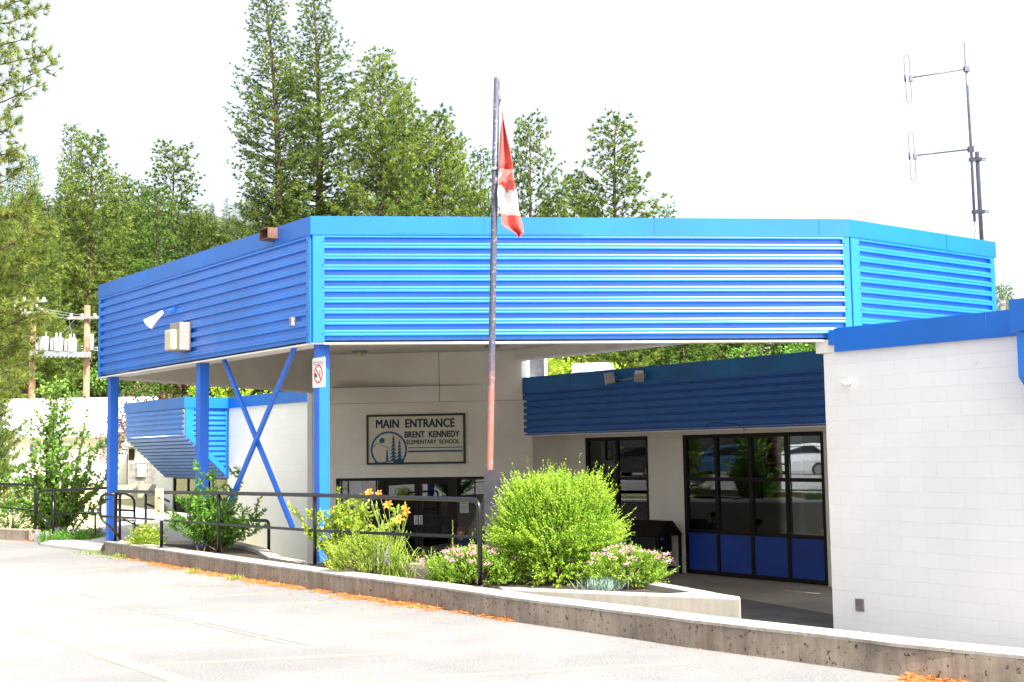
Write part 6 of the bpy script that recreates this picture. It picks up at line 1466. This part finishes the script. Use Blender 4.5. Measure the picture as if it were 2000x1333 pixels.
# blue grey grass tuft and weeds along the kerb
def tuft(name, x, y, z, n, L, mt, label, spread=.12, stuff=False, w=.004):
    rng = np.random.default_rng(int(abs(x * 100)) + n); root_c = np.stack([rng.normal(size=n) * spread, rng.normal(size=n) * spread * .6, np.zeros(n)], 1); d = nrm(rng.normal(size=(n, 3)) * .5 + np.array([0, 0, 1.0]))
    o = np_mesh(name, leaves(root_c, d, L * rng.uniform(.5, 1.1, n), w, rng), 4, M[mt] if isinstance(mt, str) else mt, rng.uniform(0, 1, n), None, (x, y, z)); tag(o, label, 'grass'); return o
b_ = onz(1180, 1158, ZP); M['bluegrass'] = foliage('blue_fescue', (.16, .26, .22), (.36, .46, .38), .2); tuft('fescue_tuft', b_.x, b_.y + .18, ZP, 420, .17, 'bluegrass', 'blue grey grass tuft at the foot of the big bush', .10)
for (px, py, lab, sc) in ((215, 1082, 'green weeds at the blunt left end of the long kerb', .28), (250, 1090, 'weeds beside the kerb, just right of its blunt end', .2), (380, 1120, 'small weed growing where the kerb meets the lot, left one', .05), (462, 1133, 'small weed growing where the kerb meets the lot, right one', .06), (50, 1052, 'weeds at the foot of the far left kerb', .35)):
    b_ = onz(px, py, ZL); tuft('weed_tuft', b_.x - .02, b_.y - .05, ZL, int(260 * sc / .2), .10, 'grassb', lab, sc)
# orange pine needle litter along the kerb
rng = np.random.default_rng(77); c = []; 
def litter(pts, n, w):
    for _ in range(n):
        k = rng.integers(len(pts) - 1); t_ = rng.uniform(); x = pts[k][0] + (pts[k + 1][0] - pts[k][0]) * t_; y = pts[k][1] + (pts[k + 1][1] - pts[k][1]) * t_
        gate = .5 + .5 * sin(x * .045 + 1) * cos(x * .11 + y * .02) + .35 * sin(x * .31)
        if rng.uniform() > .25 + gate: continue
        p = onz(x, y, ZL + .002); dn = abs(rng.normal()) * w * (.5 + .7 * max(0, gate)) + (rng.exponential(.25) if rng.uniform() < .06 else 0); c.append((p.x - .79 * dn + .05, p.y - .61 * dn + .04, ZL + .006 + rng.uniform(0, .022) * max(0, 1 - dn * 4)))
litter([(245, 1090), (350, 1112), (480, 1134), (590, 1152)], 9000, .085); litter([(612, 1155), (643, 1161)], 500, .05); litter([(660, 1162), (760, 1177), (865, 1192)], 5200, .10); litter([(885, 1195), (1000, 1215)], 1300, .05)
litter([(1200, 1242), (1500, 1284)], 350, .04); litter([(1780, 1322), (1900, 1337)], 3600, .10); litter([(-20, 1046), (60, 1058)], 2500, .10)
c = np.array(c); d = nrm(rng.normal(size=c.shape) * np.array([1, 1, .12])); o = np_mesh('needle_litter', leaves(c, d, rng.uniform(.03, .075, len(c)), .0028, rng), 4, M['litter'], rng.uniform(0, 1, len(c)), None); tag(o, 'rusty orange drift of dead pine needles along the foot of the kerb', 'needle litter', kind='stuff')

# ------------------------------------------------------------------ cars parked out to the left; seen mirrored in the classroom glass
def make_car(paint, label):
    root = empty('parked_car', (0, 0, 0), label, 'car', 'cars parked left of the picture'); L_, Wd = 4.6, 1.84
    prof = [(-2.28, .42), (-2.30, .78), (-2.18, 1.02), (-1.95, 1.12), (-1.62, 1.58), (-.9, 1.70), (.35, 1.66), (1.02, 1.16), (1.85, .98), (2.22, .78), (2.30, .48), (2.2, .28), (-2.15, .28)]
    ys_ = (-.92, -.90, -.80, .80, .90, .92); mb = MB(); cols = []
    for k, y in enumerate(ys_):
        e_ = abs(y) > .85; row = []
        for (x, z) in prof:
            yy = y * (1 - .22 * max(0, (z - 1.0)) / .7 * 1.0); row.append(mb.vert((x * (.985 if e_ else 1), yy, z - (.02 if e_ and z > 1.5 else 0))))
        cols.append(row)
    n = len(prof)
    for a_, b_ in zip(cols[:-1], cols[1:]):
        for i in range(n): j = (i + 1) % n; mb.f.append([a_[i], b_[i], b_[j], a_[j]]); mb.m.append(0); mb.sm.append(True)
    mb.f.append(cols[0][:]); mb.m.append(0); mb.sm.append(False); mb.f.append(cols[-1][::-1]); mb.m.append(0); mb.sm.append(False)
    build(mb, 'body', paint, root, bevel=.02)
    gm = mat('car_glass_' + label[:4], (.012, .014, .018), .05, 0, .1, 1)
    for s_ in (-1, 1):
        t = MB(); t.face([(-1.75, s_ * .84, 1.16), (.85, s_ * .87, 1.16), (.30, s_ * .757, 1.56), (-1.45, s_ * .757, 1.56)]); build(t, 'side_window', gm, root)
        t = MB(); t.box((-2.16, s_ * .72, .98), Vector((1, 0, 0)), Vector((0, 1, 0)), UP, .14, .17, .10); build(t, 'tail_light', M['signred'], root, bevel=.03)
        t = MB(); t.box((2.12, s_ * .66, .76), Vector((1, 0, 0)), Vector((0, 1, 0)), UP, .12, .2, .08); build(t, 'headlight', M['white'], root, bevel=.03)
        for x in (-1.38, 1.42):
            t = MB(); t.tube([(x, s_ * .70, .34), (x, s_ * .93, .34)], .34, 24); w = build(t, 'wheel', M['tyre'], root); t = MB(); t.tube([(x, s_ * .925, .34), (x, s_ * .94, .34)], .22, 18); build(t, 'rim', M['steel'], w)
    t = MB(); t.face([(-1.99, -.74, 1.16), (-1.99, .74, 1.16), (-1.70, .64, 1.54), (-1.70, -.64, 1.54)]); build(t, 'rear_window', gm, root)
    t = MB(); t.face([(.98, -.74, 1.22), (.98, .74, 1.22), (.44, .64, 1.62), (.44, -.64, 1.62)]); build(t, 'windscreen', gm, root)
    return root
c1 = make_car(mat('blue_car_paint', (.08, .18, .34), .25, .3, .03, 1), 'blue hatchback mirrored in the upper panes of the big window'); c1.location = (-37.5, 31.0, terrain_z(-37.5, 31.0)); c1.rotation_euler = (0, 0, radians(115))
c2 = make_car(mat('white_car_paint', (.7, .7, .7), .25, 0, .03, 1), 'white estate car parked beside the blue hatchback'); c2.location = (-38.5, 27.0, terrain_z(-38.5, 27.0)); c2.rotation_euler = (0, 0, radians(112))
c3 = make_car(mat('grey_car_paint', (.06, .06, .07), .25, .3, .03, 1), 'dark grey car parked on the near side of the blue hatchback'); c3.location = (-36.5, 35.6, terrain_z(-36.5, 35.6)); c3.rotation_euler = (0, 0, radians(118))
lt = MB(); lt.face([(x, y, max(terrain_z(x, y), ZL) + .05) for x, y in ((-18, 20), (-18, 38), (-60, 44), (-60, 8))]); tag(build(lt, 'side_parking', M['asphalt'], loc=(0, 0, 0)), kind='structure')
for k, (x, y, h) in enumerate(((-48, 14, 7), (-49, 20, 8), (-48, 25, 7), (-50, 30, 9), (-48, 35, 8), (-49, 41, 9))):
    o = copy_tree(protos['dense' if k % 2 else 'fir']); s_ = h / (15 if k % 2 else 14); put(o, x, y, terrain_z(x, y), s_, s_ * 1.4, k * 1.3); tag(o, 'conifer edging the side parking out of frame, %d in its row' % (k + 1), 'tree', 'conifers edging the side parking')
